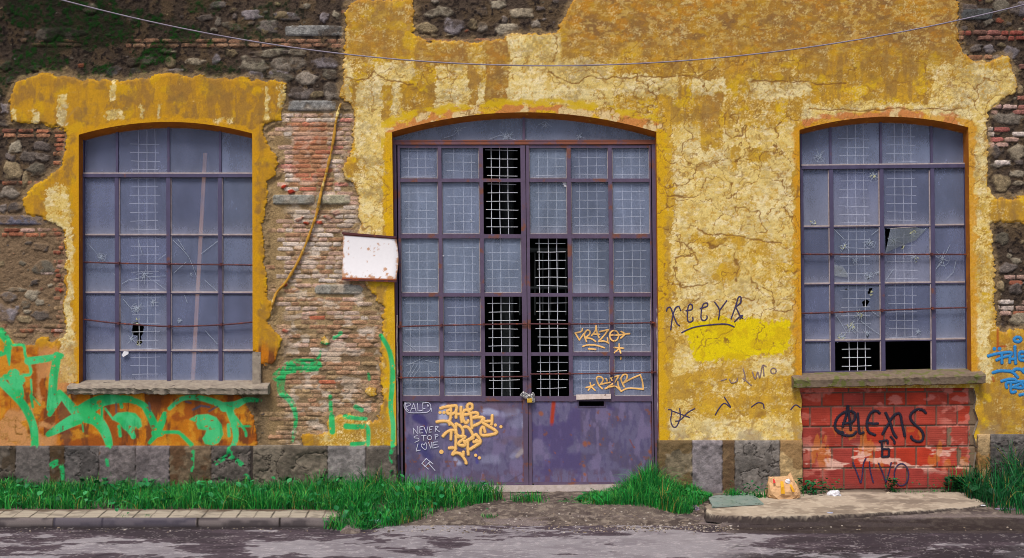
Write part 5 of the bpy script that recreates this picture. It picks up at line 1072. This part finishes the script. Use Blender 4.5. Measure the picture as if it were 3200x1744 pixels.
# ------------------------------------------------------------------ ground
def sheet(name, xs_, ys_, zf, cf, mat, label=None):
    gx_, gy_ = np.meshgrid(xs_, ys_); z = zf(gx_, gy_); C = cf(gx_, gy_, z)
    o = grid_mesh(name, gx_, gy_, z, C, np.ones((gx_.shape[0] - 1, gx_.shape[1] - 1), bool), mat); o['kind'] = 'structure'; return o
ROADZ = -.10
def z_road(x, y): return ROADZ - .012 * np.clip(-y - 1.5, 0, 3) * 0 + .004 * (fbm(x * 1.5, y * 4, 801, 3) - .5) + .003 * (fbm(x * 20, y * 20, 803, 2) - .5)
def c_road(x, y, z):
    n = fbm(x * 1.0, y * 2.6, 811, 6, .58); nf = fbm(x * 4.5, y * 13, 813, 5, .6); n2_ = fbm(x * 14, y * 30, 817, 3)
    C = np.zeros(x.shape + (3,), np.float32) + S(136, 130, 133); C = mixc(C, S(122, 115, 119), sm(.4, .75, fbm(x * 2.2, y * 5, 819, 4))); C = mixc(C, S(152, 146, 149), sm(.55, .8, n2_) * .5)
    wet = n * .82 + nf * .18
    band = sm(-1.72, -1.52, y + .10 * (nf - .5))
    lf = 1 - sm(-4.2, -2.4, x); rt = sm(1.4, 2.4, x); md = sm(-1.4, .2, x) * (1 - sm(1.6, 2.2, x))
    bias = .10 * lf * sm(-2.5, -1.8, y) + .16 * lf * band + .30 * rt * band + .14 * rt * sm(-2.15, -1.75, y) + .10 * md * sm(-2.1, -1.7, y) + .03 * (1 - sm(-5.4, -4.6, x)) - .03 * (1 - lf) * (1 - rt) * (1 - md)
    m = sm(.575, .605, wet + bias); C = mixc(C, S(68, 56, 63), m * .94); C = mixc(C, S(48, 40, 45), m * sm(.66, .8, wet + bias) * .8)
    C = mixc(C, S(40, 33, 34), sm(-1.52, -1.44, y + .05 * (nf - .5)) * (1 - sm(-2.0, -1.8, x) * (1 - sm(2.3, 2.6, x))) * .9)
    f1, f2 = worley(x * 1.7 + (nf - .5) * .9, y * 2.6 + (nf - .5) * .9, 823); g1, g2 = worley(x * 4 + (nf - .5), y * 5, 825)
    zc = np.clip(sm(2.0, 2.7, x + .5 * (n - .5)) * (1 - sm(-2.22, -2.02, y + .25 * (n - .5))) + (1 - sm(-6.0, -5.4, x)) * (1 - sm(-2.15, -1.95, y)) * .9, 0, 1)
    ck_ = np.clip((1 - sm(.05, .11, f2 - f1)) + (1 - sm(.07, .15, g2 - g1)) * .8 * sm(.5, .6, n), 0, 1) * zc
    C = mixc(C, S(38, 31, 34), ck_ * .92)
    blk = sm(.60, .64, fbm(x * 1.2, y * 4, 827, 5) + .18 * sm(4, 5.6, x) - .06) * zc * (x > 0); C = mixc(C, S(46, 38, 42), blk * .85)
    C = mixc(C, S(196, 186, 184), sm(.72, .78, vn(x * 80, y * 80, 829) * .6 + n2_ * .4) * .3)
    return C
sheet('road', axis(-60, -6.6, 6.6, 60, .012, .5), axis(-14, -3.6, -1.3, -1.2, .012, .2), z_road, c_road, M['asphalt'])
def z_soil(x, y):
    dr = sm(-2.2, -1.5, x) * (1 - sm(2.35, 2.7, x))
    z = -.012 + .02 * (fbm(x * 3, y * 4, 841, 4) - .5) + .010 * (fbm(x * 22, y * 22, 843, 3) - .5)
    slope = -.125 * sm(.55, 1.62, -y); z = z + dr * slope + dr * .02 * (fbm(x * 1.6, y * 2, 845, 2) - .5)
    z = np.where((x > 2.5) & (y < -1.0), np.minimum(z, -.03 - .055 * sm(1.15, 1.4, -y)), z)
    z = z - .2 * sm(1.62, 1.75, -y) - .25 * sm(1.3, 1.4, -y) * (1 - sm(-2.2, -1.9, x))
    return z
def c_soil(x, y, z):
    n = fbm(x * 3, y * 4, 851, 5); nf = fbm(x * 20, y * 22, 853, 4)
    C = np.zeros(x.shape + (3,), np.float32) + S(98, 87, 80); C = mixc(C, S(76, 66, 62), sm(.45, .7, n)); C = mixc(C, S(132, 120, 108), sm(.55, .8, nf) * .8)
    C = mixc(C, S(124, 112, 110), sm(.55, .66, fbm(x * 1.2, y * 7, 857, 4)) * sm(-1.55, -1.2, -y * -1) * .0 + sm(.56, .66, fbm(x * 1.1, y * 8, 859, 4)) * sm(.9, 1.2, -y) * .7)
    C = mixc(C, S(44, 36, 36), sm(2.4, 2.7, x) * sm(1.15, 1.25, -y) * .8)
    return C
sheet('soil', axis(-40, -6.9, 6.9, 40, .02, .5), np.arange(-1.78, .16, .02), z_soil, c_soil, M['soil'])
mb = MB(); mb.add([(-90, -90, -.4), (90, -90, -.4), (90, 90, -.4), (-90, 90, -.4)], [(0, 1, 2, 3)]); o = mb.build('ground', noise_mat('plain earth', S(96, 84, 74), S(76, 66, 58), 3, .95)); o['kind'] = 'structure'
# tiled pavement and kerb on the left
xe = -1.93
def c_pav(x, y, z):
    n = fbm(x * 6, y * 10, 861, 4); C = np.zeros(x.shape + (3,), np.float32) + S(164, 153, 136); C = mixc(C, S(136, 126, 112), sm(.5, .75, n))
    u = x + (y + 1.15) * .05; fr_ = np.abs((u / .205) % 1 - .5) * .205; fr2 = np.abs((u / .41) % 1 - .5) * .41
    C = mixc(C, S(84, 74, 64), (1 - sm(.004, .009, .1025 - fr_)) * .85); C = mixc(C, S(66, 58, 50), (1 - sm(.006, .014, .205 - fr2)))
    g = np.abs(((y + 1.33) / .088) % 1 - .5) * .088; C = mixc(C, S(120, 108, 92), (1 - sm(.001, .005, .044 - g)) * .5)
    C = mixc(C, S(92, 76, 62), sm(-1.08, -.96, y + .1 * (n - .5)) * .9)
    return C
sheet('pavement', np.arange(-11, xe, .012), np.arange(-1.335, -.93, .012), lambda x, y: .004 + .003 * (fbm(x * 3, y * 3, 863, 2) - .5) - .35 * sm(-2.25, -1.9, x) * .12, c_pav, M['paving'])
xs_k = np.arange(-11, xe + .02, .012); prof = [(-1.330, .004), (-1.345, .002), (-1.358, -.008), (-1.368, -.03), (-1.374, -.06), (-1.380, -.09), (-1.384, -.16)]
gx_ = np.tile(xs_k, (len(prof), 1)); gy_ = np.array([[p[0]] * len(xs_k) for p in prof]); gz_ = np.array([[p[1]] * len(xs_k) for p in prof])
n = fbm(gx_ * 4, gz_ * 20, 871, 4); C = np.zeros(gx_.shape + (3,), np.float32) + S(104, 95, 93); C = mixc(C, S(70, 63, 64), sm(.42, .7, n)); jo = [-6.62, -5.42, -4.85, -3.72, -2.75]
for j in jo: C = mixc(C, S(34, 28, 26), 1 - sm(.008, .02, np.abs(gx_ - j)))
C = mixc(C, S(70, 66, 80), ((gx_ > -5.42) & (gx_ < -3.75)) * .55); C = mixc(C, S(40, 34, 34), sm(-.075, -.1, gz_) * 1.0)
gy_ = gy_ + .008 * (n - .5); gz_ = gz_ - .02 * sm(-2.4, -1.95, gx_) * np.array([[1]] * len(prof))
o = grid_mesh('kerb', gx_, gy_, gz_, C, np.ones((len(prof) - 1, len(xs_k) - 1), bool), M['paving']); o['kind'] = 'structure'
# concrete apron on the right
outl = [(2196,1584),(2200,1600),(2215,1611),(2267,1617.5),(2400,1619),(2514,1617),(2685,1609),(2898,1598),(3026,1589),(3082,1577),(3060,1566),(3026,1552),(3000,1530),(2900,1528),(2520,1535),(2350,1538),(2260,1560)]
gpts = [G(x, y, -.002) for x, y in outl]; poly = [(p.x, p.y) for p in gpts]
ax = np.arange(2.3, 6.3, .012); ay = np.arange(-1.5, .12, .012); gx_, gy_ = np.meshgrid(ax, ay)
sd = sdf_poly(gx_, gy_, poly) + (fbm(gx_ * 3, gy_ * 3, 881, 5, .6) - .5) * .07
n = fbm(gx_ * 2.4, gy_ * 3, 883, 6, .6); nf = fbm(gx_ * 16, gy_ * 16, 885, 4)
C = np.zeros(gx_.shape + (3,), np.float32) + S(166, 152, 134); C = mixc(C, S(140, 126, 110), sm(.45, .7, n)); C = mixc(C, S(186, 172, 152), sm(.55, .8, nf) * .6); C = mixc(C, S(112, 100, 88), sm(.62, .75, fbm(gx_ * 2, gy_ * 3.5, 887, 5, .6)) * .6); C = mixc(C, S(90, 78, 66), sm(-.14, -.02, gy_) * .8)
gz_ = .012 + .004 * (n - .5) - .085 * sm(-.008, .014, sd)
C = mixc(C, S(58, 49, 46), sm(-.016, -.002, sd))
ins = (sd < .03); kp = ins[:-1, :-1] & ins[1:, :-1] & ins[:-1, 1:] & ins[1:, 1:]
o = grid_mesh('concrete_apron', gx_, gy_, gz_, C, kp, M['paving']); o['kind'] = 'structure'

# ------------------------------------------------------------------ grass, weeds, gravel
def blades(n, pick, hmin, hmax, wd, name, label=None, lean=.5, cols=None):
    """pick() -> x, y, z, height factor"""
    V_, F_, C_ = [], [], []; r = np.random.default_rng(n)
    cols = cols or [S(14, 92, 30), S(20, 112, 36), S(8, 72, 28), S(34, 128, 44), S(12, 84, 40)]
    for _ in range(n):
        x, y, z, hf = pick(r); h = r.uniform(hmin, hmax) * hf; a = r.uniform(0, 6.283); l = h * lean * abs(r.normal(.4, .5)); dx, dy = math.cos(a), math.sin(a)
        w_ = wd * r.uniform(.6, 1.3); b = r.uniform(0, 3.14); wx_, wy2 = w_ * math.cos(b), w_ * math.sin(b)
        o = len(V_); c = np.asarray(cols[r.integers(len(cols))]) * r.uniform(.75, 1.25)
        if r.random() < .03: c = S(150, 130, 60)
        for t, ws in ((0, 1), (.4, .9), (.75, .6)):
            px_, py_, pz_ = x + dx * l * t * t, y + dy * l * t * t, z + h * (t - .18 * t * t * min(l / h, 1.5))
            V_ += [(px_ - wx_ * ws, py_ - wy2 * ws, pz_), (px_ + wx_ * ws, py_ + wy2 * ws, pz_)]; C_ += [c, c]
        V_.append((x + dx * l, y + dy * l, z + h * (1 - .18 * min(l / h, 1.5)) * (1 - .25 * min(l / h, 1.2)))); C_.append(c * 1.15)
        F_ += [(o, o + 1, o + 3, o + 2), (o + 2, o + 3, o + 5, o + 4), (o + 4, o + 5, o + 6)]
    return V_, F_, C_
def in_poly(x, y, q):
    c = False
    for i in range(len(q)):
        (x0, y0), (x1, y1) = q[i - 1], q[i]
        if (y0 <= y) != (y1 <= y) and x < x0 + (x1 - x0) * (y - y0) / (y1 - y0): c = not c
    return c
def picker(outline, hf=lambda x, y: 1.0, zf=lambda x, y: -.02, clump=.0):
    q = [(p.x, p.y) for p in (G(a, b, 0) for a, b in outline)]; x0, x1 = min(a for a, b in q), max(a for a, b in q); y0, y1 = min(b for a, b in q), max(b for a, b in q)
    def pick(r):
        while True:
            x, y = r.uniform(x0, x1), r.uniform(y0, y1)
            if not in_poly(x, y, q): continue
            d = float(fbm(np.array([x * 3.1]), np.array([y * 3.1]), 901, 3)[0])
            if r.random() > .25 + 1.3 * d - clump: continue
            d2 = float(vn(np.array([x * 7.3]), np.array([y * 5.0]), 907)[0]); return x, y, zf(x, y), (.38 + .75 * d + .45 * d2) * hf(x, y)
    return pick
def broad(n, pick, size, cols):
    V_, F_, C_ = [], [], []; r = np.random.default_rng(n + 5)
    for _ in range(n):
        x, y, z, hf = pick(r); a = r.uniform(0, 6.283); L = size * r.uniform(.6, 1.3); el = r.uniform(.3, 1.0); h0 = r.uniform(.02, .2) * hf
        d = np.array([math.cos(a) * math.cos(el), math.sin(a) * math.cos(el), math.sin(el)]); sd_ = np.array([-math.sin(a), math.cos(a), 0]); p0 = np.array([x, y, z + h0]); o = len(V_); c = np.asarray(cols[r.integers(len(cols))]) * r.uniform(.8, 1.2)
        for t, ws in ((0, .06), (.25, .3), (.55, .34), (.85, .16)):
            m_ = p0 + d * L * t - np.array([0, 0, .25 * L * t * t])
            V_ += [tuple(m_ - sd_ * L * ws + np.array([0, 0, .05 * L])), tuple(m_), tuple(m_ + sd_ * L * ws + np.array([0, 0, .05 * L]))]; C_ += [c, c * .9, c]
        V_.append(tuple(p0 + d * L - np.array([0, 0, .27 * L]))); C_.append(c)
        for k in range(3):
            i = o + k * 3; F_ += [(i, i + 1, i + 4, i + 3), (i + 1, i + 2, i + 5, i + 4)]
        F_ += [(o + 9, o + 10, o + 12), (o + 10, o + 11, o + 12)]
    return V_, F_, C_
def mesh_from(name, parts, mat, loc=None):
    mb = MB()
    for v, f, c in parts: mb.add(v, f, np.array(c))
    return mb.build(name, mat, origin=loc)
leftstrip = [(-700,1536),(1236,1536),(1245,1540),(1420,1542),(1560,1546),(1575,1556),(1500,1572),(1400,1590),(1310,1606),(1250,1618),(1150,1630),(1060,1632),(1010,1628),(1060,1612),(1110,1598),(900,1594),(300,1592),(-700,1588)]
soilz = lambda x, y: float(z_soil(np.array([[x]]), np.array([[y]]))[0, 0]) if False else -.02 - .09 * max(0, min(1, (x + 2.2) / .7)) * max(0, min(1, (-y - .5) / 1.0)) - (.07 if y < -1.36 else 0)
hfL = lambda x, y: (.82 + .35 * max(0, min(1, (x + 4.5) / 2.5))) * (.55 if y < -1.2 else (.8 if y < -.95 else 1)) * (1.1 if -1.9 < x < -1.1 else 1)
rightclump = [(1740,1566),(1760,1556),(1850,1542),(1990,1532),(2050,1530),(2100,1534),(2225,1540),(2228,1552),(2190,1572),(2160,1592),(2110,1594),(2040,1580),(1960,1574),(1860,1572),(1790,1574)]
hfR = lambda x, y: .60 + .66 * math.exp(-((x - 1.78) / .25) ** 2) - .5 * max(0, min(1, (x - 2.3) / .3)) - .5 * max(0, min(1, (1.3 - x) / .5))
far = [(2990,1540),(3060,1532),(3300,1530),(4200,1530),(4200,1620),(3300,1610),(3200,1604),(3130,1600),(3080,1580),(3030,1562)]
hfF = lambda x, y: .75 + .55 * max(0, min(1, (x - 5.9) / .7))
GC = [S(16,118,42), S(22,136,46), S(8,84,36), S(46,152,58), S(10,104,42), S(80,158,62), S(30,106,40)]
grass = mesh_from('grass', [blades(21000, picker(leftstrip, hfL, soilz), .13, .29, .0045, 'g', cols=GC, lean=1.05), broad(760, picker(leftstrip, hfL, soilz), .085, [S(14,100,48), S(26,118,60), S(8,84,38), S(50,134,74)]),
    blades(6000, picker(rightclump, hfR, soilz), .15, .32, .0042, 'g', cols=GC, lean=.95), broad(120, picker(rightclump, hfR, soilz), .08, [S(30,124,50), S(24,104,44)]),
    blades(4600, picker(far, hfF), .28, .62, .0065, 'g', cols=[S(6,70,34), S(8,88,40), S(4,58,28), S(20,108,48)], lean=1.1), broad(240, picker(far, hfF), .13, [S(14,70,34), S(8,56,28)])], M['leaf'])
tag(grass, 'rough green grass and dock leaves along the foot of the wall', 'grass', kind='stuff')
def tuft(name, px, py, n, nb, h, label, spread=.1, leafsize=.06, cols=None, bc=None):
    p = G(px, py, 0.0); p.z = soilz(p.x, p.y) if p.x < 2.4 else 0.0
    def pk_(r): return p.x + r.normal(0, spread), min(p.y + r.normal(0, spread * .45), -.06), p.z - .01, 1.0
    parts = [blades(n, pk_, h * .5, h, .0045, 'b', cols=cols or GC, lean=.9)] if n else []
    if nb: parts.append(broad(nb, pk_, leafsize, bc or [S(16,88,46), S(24,104,54), S(10,70,36)]))
    o = mesh_from(name, parts, M['leaf'], (p.x, p.y, p.z)); tag(o, label, 'weed'); return o
tuft('grass_tuft', 1652, 1562, 160, 8, .17, 'low grass tuft alone on the bare soil before the door threshold', .12)
tuft('grass_tuft', 2290, 1556, 150, 6, .17, 'short grass tuft at the plinth behind the sheet of glass', .05)
tuft('grass_tuft', 2362, 1556, 120, 40, .14, 'low leafy tuft between the sheet of glass and the paper bag', .09, .05)
tuft('grass_tuft', 2412, 1548, 5, 0, .52, 'single long bent grass blades rising behind the paper bag', .012)
tuft('leafy_weed', 2536, 1546, 30, 130, .16, 'spreading leafy weed right of the paper bag at the red blocks', .11, .055)
tuft('leafy_weed', 2616, 1540, 10, 18, .12, 'small weed behind the crumpled plastic at the red blocks', .04, .045)
tuft('leafy_weed', 2788, 1536, 6, 46, .1, 'upright bushy weed at the middle of the red block infill', .035, .06)
tuft('leafy_weed', 2870, 1537, 70, 60, .07, 'thin line of low weeds along the foot of the red blocks', .22, .03)
tuft('leafy_weed', 3000, 1535, 60, 130, .42, 'tall dark leafy weed at the right edge of the red blocks', .10, .085, bc=[S(10,66,36), S(14,80,40), S(8,52,30)])
tuft('grass_tuft', 1530, 1598, 40, 2, .07, 'tiny grass sprout in the bare soil of the driveway', .05)
tuft('grass_tuft', 386, 1614, 26, 3, .07, 'small grass sprout in the joints of the left tiled pavement', .04)
tuft('grass_tuft', 458, 1613, 26, 2, .07, 'second small sprout right of the first on the tiled pavement', .03)
# gravel
def ico():
    t_ = (1 + 5 ** .5) / 2; v = np.array([(-1,t_,0),(1,t_,0),(-1,-t_,0),(1,-t_,0),(0,-1,t_),(0,1,t_),(0,-1,-t_),(0,1,-t_),(t_,0,-1),(t_,0,1),(-t_,0,-1),(-t_,0,1)]) / math.hypot(1, t_)
    return v, [(0,11,5),(0,5,1),(0,1,7),(0,7,10),(0,10,11),(1,5,9),(5,11,4),(11,10,2),(10,7,6),(7,1,8),(3,9,4),(3,4,2),(3,2,6),(3,6,8),(3,8,9),(4,9,5),(2,4,11),(6,2,10),(8,6,7),(9,8,1)]
IV, IF = ico()
def pebble(mb, x, y, z, r, col, rng_):
    v = IV * (1 + .35 * (rng_.random((12, 1)) - .5)) * np.array([r * rng_.uniform(.8, 1.5), r * rng_.uniform(.8, 1.3), r * rng_.uniform(.5, .8)]) + np.array([x, y, z]); mb.add(v, IF, np.asarray(col))
mb = MB(); r = np.random.default_rng(3); PC = [S(124,112,100), S(104,92,84), S(150,138,124), S(84,74,68), S(136,120,102), S(176,166,156)]
gz = z_soil
for _ in range(1300):
    if r.random() < .62: x, y = r.uniform(-1.9, 2.6), r.uniform(-1.62, -.55)
    elif r.random() < .6: x, y = r.uniform(.9, 2.6), r.normal(-1.42, .08)
    else: x, y = r.uniform(-6.5, 6.5), r.normal(-1.5, .08)
    zz = max(float(gz(np.array([[x]]), np.array([[y]]))[0, 0]), ROADZ if y < -1.2 else -1)
    pebble(mb, x, y, zz + .002, abs(r.normal(.005, .004)) + .003, PC[r.integers(6)] * r.uniform(.7, 1.05), r)
o = mb.build('gravel', M['pebble']); tag(o, 'loose gravel scattered over the soil and road edge', 'gravel', kind='stuff')

# ------------------------------------------------------------------ loose things on the ground
cbag = K(2150, 1300, 4.012)
DEP = [.11, .135, .14, .115, .06, .022]
def bagmesh():
    rr = random.Random(6); base = G(2448, 1562, .012); Yc = -.33
    prof_ = cbag((1010,1020),(985,930),(992,860),(1005,790),(1030,775),(1080,770),(1130,765),(1200,750),(1265,738),(1300,770),(1335,850),(1390,930),(1406,950),(1370,1010),(1340,1045),(1240,1045),(1190,1050),(1100,1058))
    rows_ = [(1.0, 0.0, .10), (.99, .02, .13), (1.0, .3, .15), (.97, .55, .13), (.90, .8, .085), (.80, .97, .05)]
    zb = .012; xl0, xr0 = P(990, 1560, Yc), None
    L = [(1040,1062),(988,1000),(984,935),(994,868),(1010,815),(1022,782)]; R = [(1330,1056),(1392,1000),(1408,945),(1372,880),(1330,812),(1290,752)]
    vs, fs = [], []; n = 28
    LI = [np.interp(t, range(6), [a for a, b in L]) for t in np.linspace(0, 5, 10)]; LJ = [np.interp(t, range(6), [b for a, b in L]) for t in np.linspace(0, 5, 10)]
    RI = [np.interp(t, range(6), [a for a, b in R]) for t in np.linspace(0, 5, 10)]; RJ = [np.interp(t, range(6), [b for a, b in R]) for t in np.linspace(0, 5, 10)]
    DI = [np.interp(t, range(6), DEP) for t in np.linspace(0, 5, 10)]
    for k in range(10):
        a = P(*cbag((LI[k], LJ[k]))[0], Yc); b = P(*cbag((RI[k], RJ[k]))[0], Yc); c = (a + b) / 2; hx = (b.x - a.x) / 2; tz = (b.z - a.z) / 2
        for i in range(n):
            th = 6.283 * i / n; cu, su = math.cos(th), math.sin(th); e = .74 - .035 * k
            u = math.copysign(abs(cu) ** e, cu); v = math.copysign(abs(su) ** e, su)
            z = (c.z + tz * u) if k else zb
            ear = .030 * max(0, abs(u) - .55) / .45 if k >= 8 else 0
            fold = .010 * math.sin(u * 9 + k * 1.3) + .007 * math.sin(u * 17 - k * 2.1)
            z += rr.uniform(-.008, .008) * (k > 0) + ear + (.012 * math.sin(u * 8) if k == 9 else 0)
            vs.append((c.x + hx * u + rr.uniform(-.006, .006), Yc + DI[k] * v * (1 + .0) + (fold if k < 9 else fold * .4) + rr.uniform(-.006, .006), z))
    for k in range(9):
        for i in range(n):
            j = (i + 1) % n; fs += [(k * n + i, k * n + j, (k + 1) * n + j), (k * n + i, (k + 1) * n + j, (k + 1) * n + i)] if (i + k) % 2 else [(k * n + i, k * n + j, (k + 1) * n + i), (k * n + j, (k + 1) * n + j, (k + 1) * n + i)]
    fs.append(tuple(range(n - 1, -1, -1))); fs.append(tuple(9 * n + i for i in range(n)))
    return vs, fs, base, Yc
vs, fs, base, Yc = bagmesh()
bag = empty('paper_bag', (P(2448, 1560, Yc).x, Yc, .012), 'crumpled brown paper takeaway bag with yellow strips standing on the concrete', 'bag')
mb = MB(); mb.add(vs, fs); bo = mb.build('bag_body', M['kraft'], bag); pass
def strip(q, off, name, mat, th=.003):
    mb = MB(); f = [P(x, y, Yc - .024 - 1.02 * float(np.interp(q[i][1], [768, 813, 874, 925, 978, 1050], DEP[::-1]))) for i, (x, y) in enumerate(cbag(*q))]; n = len(f); mb.add(f + [v + Vector((0, th, 0)) for v in f], [tuple(range(n)), tuple(range(2 * n - 1, n - 1, -1))] + [(i, (i + 1) % n, n + (i + 1) % n, n + i) for i in range(n)]); return mb.build(name, mat, bag)
strip([(1158,820),(1195,820),(1205,880),(1216,975),(1168,975),(1165,900)], [.112,.112,.142,.160,.160,.142], 'printed_strip', M['yellowprint'])
strip([(1270,855),(1300,862),(1320,900),(1340,952),(1310,952),(1290,905)], [.118,.114,.128,.130,.135,.138], 'printed_strip', M['yellowprint'])
strip([(1066,790),(1080,786),(1100,838),(1070,846)], [.09,.09,.112,.112], 'printed_label', M['redprint'])
mb = MB(); rr = random.Random(2); c0 = P(*cbag((1250, 822))[0], Yc - .06)
vs = []; nn = 9
for j in range(6):
    for i in range(nn):
        th = 6.283 * i / nn; ph = math.pi * (j + .5) / 6; rad = .040 * rr.uniform(.7, 1.15); vs.append((c0.x + rad * math.sin(ph) * math.cos(th), c0.y + .6 * rad * math.sin(ph) * math.sin(th), c0.z + .8 * rad * math.cos(ph)))
mb.add(vs, [(j * nn + i, j * nn + (i + 1) % nn, (j + 1) * nn + (i + 1) % nn, (j + 1) * nn + i) for j in range(5) for i in range(nn)] + [tuple(range(nn)), tuple(5 * nn + i for i in range(nn - 1, -1, -1))])
o = mb.build('paper_napkin', M['white']); tag(o, 'white crumpled napkin poking out of the brown paper bag', 'napkin')
# sheet of glass
q = [G(x, y, .016) for x, y in spline(cbag((262,1062),(285,1035),(330,1022),(500,1008),(700,990),(780,986),(812,1000),(930,1106),(925,1116),(700,1128),(330,1152),(305,1140)), 3, True)[:-1]]
mb = MB(); n = len(q); mb.add([v + Vector((0, 0, .004)) for v in q] + [v + Vector((0, 0, .024)) for v in q], [tuple(range(n - 1, -1, -1)), tuple(range(n, 2 * n))] + [(i, (i + 1) % n, n + (i + 1) % n, n + i) for i in range(n)])
o = mb.build('glass_sheet', M['sheetglass']); tag(o, 'dusty greenish sheet of glass lying flat on the concrete left of the bag', 'glass sheet')
def crumple(name, px, py, z, sx, sy, sz, mat, label, cat, seed, group=None):
    p = G(px, py, z); rr = random.Random(seed); mb = MB(); vs = []; n, m_ = 12, 6
    for j in range(m_ + 1):
        for i in range(n):
            th = 6.283 * i / n; ph = math.pi / 2 * j / m_; k = rr.uniform(.72, 1.2); vs.append((p.x + sx * k * math.cos(th) * math.cos(ph * .98), p.y + sy * k * math.sin(th) * math.cos(ph * .98), z + sz * k * math.sin(ph) * rr.uniform(.7, 1.1)))
    mb.add(vs, [(j * n + i, j * n + (i + 1) % n, (j + 1) * n + (i + 1) % n, (j + 1) * n + i) for j in range(m_) for i in range(n)] + [tuple(m_ * n + i for i in range(n)), tuple(range(n - 1, -1, -1))])
    o = mb.build(name, mat, origin=(p.x, p.y, z)); tag(o, label, cat, group)
crumple('plastic_bag', 2606, 1548, .01, .085, .05, .075, M['white'], 'crumpled translucent white plastic at the foot of the red blocks', 'plastic bag', 1)
crumple('litter', 1181, 1632, -.08, .05, .03, .04, M['bluewhite'], 'crumpled blue and white wrapper at the road edge by the grass', 'litter', 2)
crumple('litter', 1984, 1611, -.085, .045, .035, .025, M['white'], 'white paper scrap on the gravel before the right door leaf', 'litter', 3)
crumple('litter', 1758, 1609, -.085, .06, .02, .008, M['white'], 'flat white paper strip on the driveway soil before the door', 'litter', 4)
crumple('cardboard_scrap', 1838, 1573, -.03, .075, .03, .03, M['card'], 'pale torn cardboard scrap at the edge of the right grass clump', 'cardboard', 5)
crumple('stone', 2172, 1592, -.04, .06, .045, .05, M['pinkgrey'], 'grey stone with a pink smear at the tip of the concrete', 'stone', 6)
crumple('litter', 2594, 1603, .012, .04, .02, .006, M['bluewhite'], 'flat pale blue wrapper on the concrete before the red blocks', 'litter', 7)
crumple('litter', 3072, 1580, .0, .04, .02, .01, M['white'], 'white scrap at the right end of the concrete by dark grass', 'litter', 8)
crumple('stone', 2776, 1542, .01, .03, .02, .022, M['card'], 'pale pebble below the weed in front of the red blocks', 'stone', 9)
crumple('leaf_litter', 948, 1592, -.01, .04, .025, .05, M['card'], 'dry beige leaf at the edge of the grass above the pavement', 'leaf', 10)
crumple('leaf_litter', 1227, 1628, -.085, .022, .016, .012, M['kraft'], 'small brown leaf right of the blue wrapper at the road edge', 'leaf', 11)
crumple('slate_shard', 3140, 1592, -.01, .14, .03, .02, M['pinkgrey'], 'flat dark slate shard under the grass at the far right', 'slate', 12)
crumple('brick_chip', 3026, 1542, .01, .05, .025, .018, noise_mat('clay chip', S(170, 100, 50), S(140, 76, 40), 20), 'orange brick chip by the right foot of the red blocks', 'brick chip', 13)

# ------------------------------------------------------------------ light, sky, camera
EL, AZ = math.radians(60), math.radians(200)       # azimuth clockwise from +Y: front left of the facade
sd_ = Vector((math.sin(AZ) * math.cos(EL), math.cos(AZ) * math.cos(EL), math.sin(EL)))
L = bpy.data.lights.new('sun', 'SUN'); L.energy = 1.5; L.angle = math.radians(16); L.color = (1, .965, .92)
lo = bpy.data.objects.new('sun', L); COL.objects.link(lo); lo.rotation_euler = (-sd_).to_track_quat('-Z', 'Y').to_euler(); lo.location = (0, -6, 9)
wd = bpy.data.worlds.new('World'); scene.world = wd; wd.use_nodes = True; nt = wd.node_tree
sk = nt.nodes.new('ShaderNodeTexSky'); sk.sky_type = 'NISHITA'; sk.sun_disc = False; sk.sun_elevation = EL; sk.sun_rotation = AZ; sk.air_density = 1.0; sk.dust_density = 4.0; sk.ozone_density = 1.0
nt.links.new(sk.outputs[0], nt.nodes['Background'].inputs['Color']); nt.nodes['Background'].inputs['Strength'].default_value = .09
cam = bpy.data.cameras.new('camera'); co = bpy.data.objects.new('camera', cam); COL.objects.link(co)
co.location = (0, -D, HC); co.rotation_euler = (math.radians(90), 0, 0); cam.sensor_width = 36; cam.lens = 36 * F / 3200; cam.shift_y = (HY - 872) / 3200; cam.clip_end = 500
scene.camera = co
vs_ = scene.view_settings; vs_.view_transform = 'Standard'; vs_.look = 'None'; vs_.gamma = 1; vs_.use_curve_mapping = False; vs_.exposure = .77
scene.cycles.pixel_filter_type = 'BLACKMAN_HARRIS'; scene.cycles.filter_width = 0.95; scene.cycles.max_bounces = 8; scene.cycles.transparent_max_bounces = 12
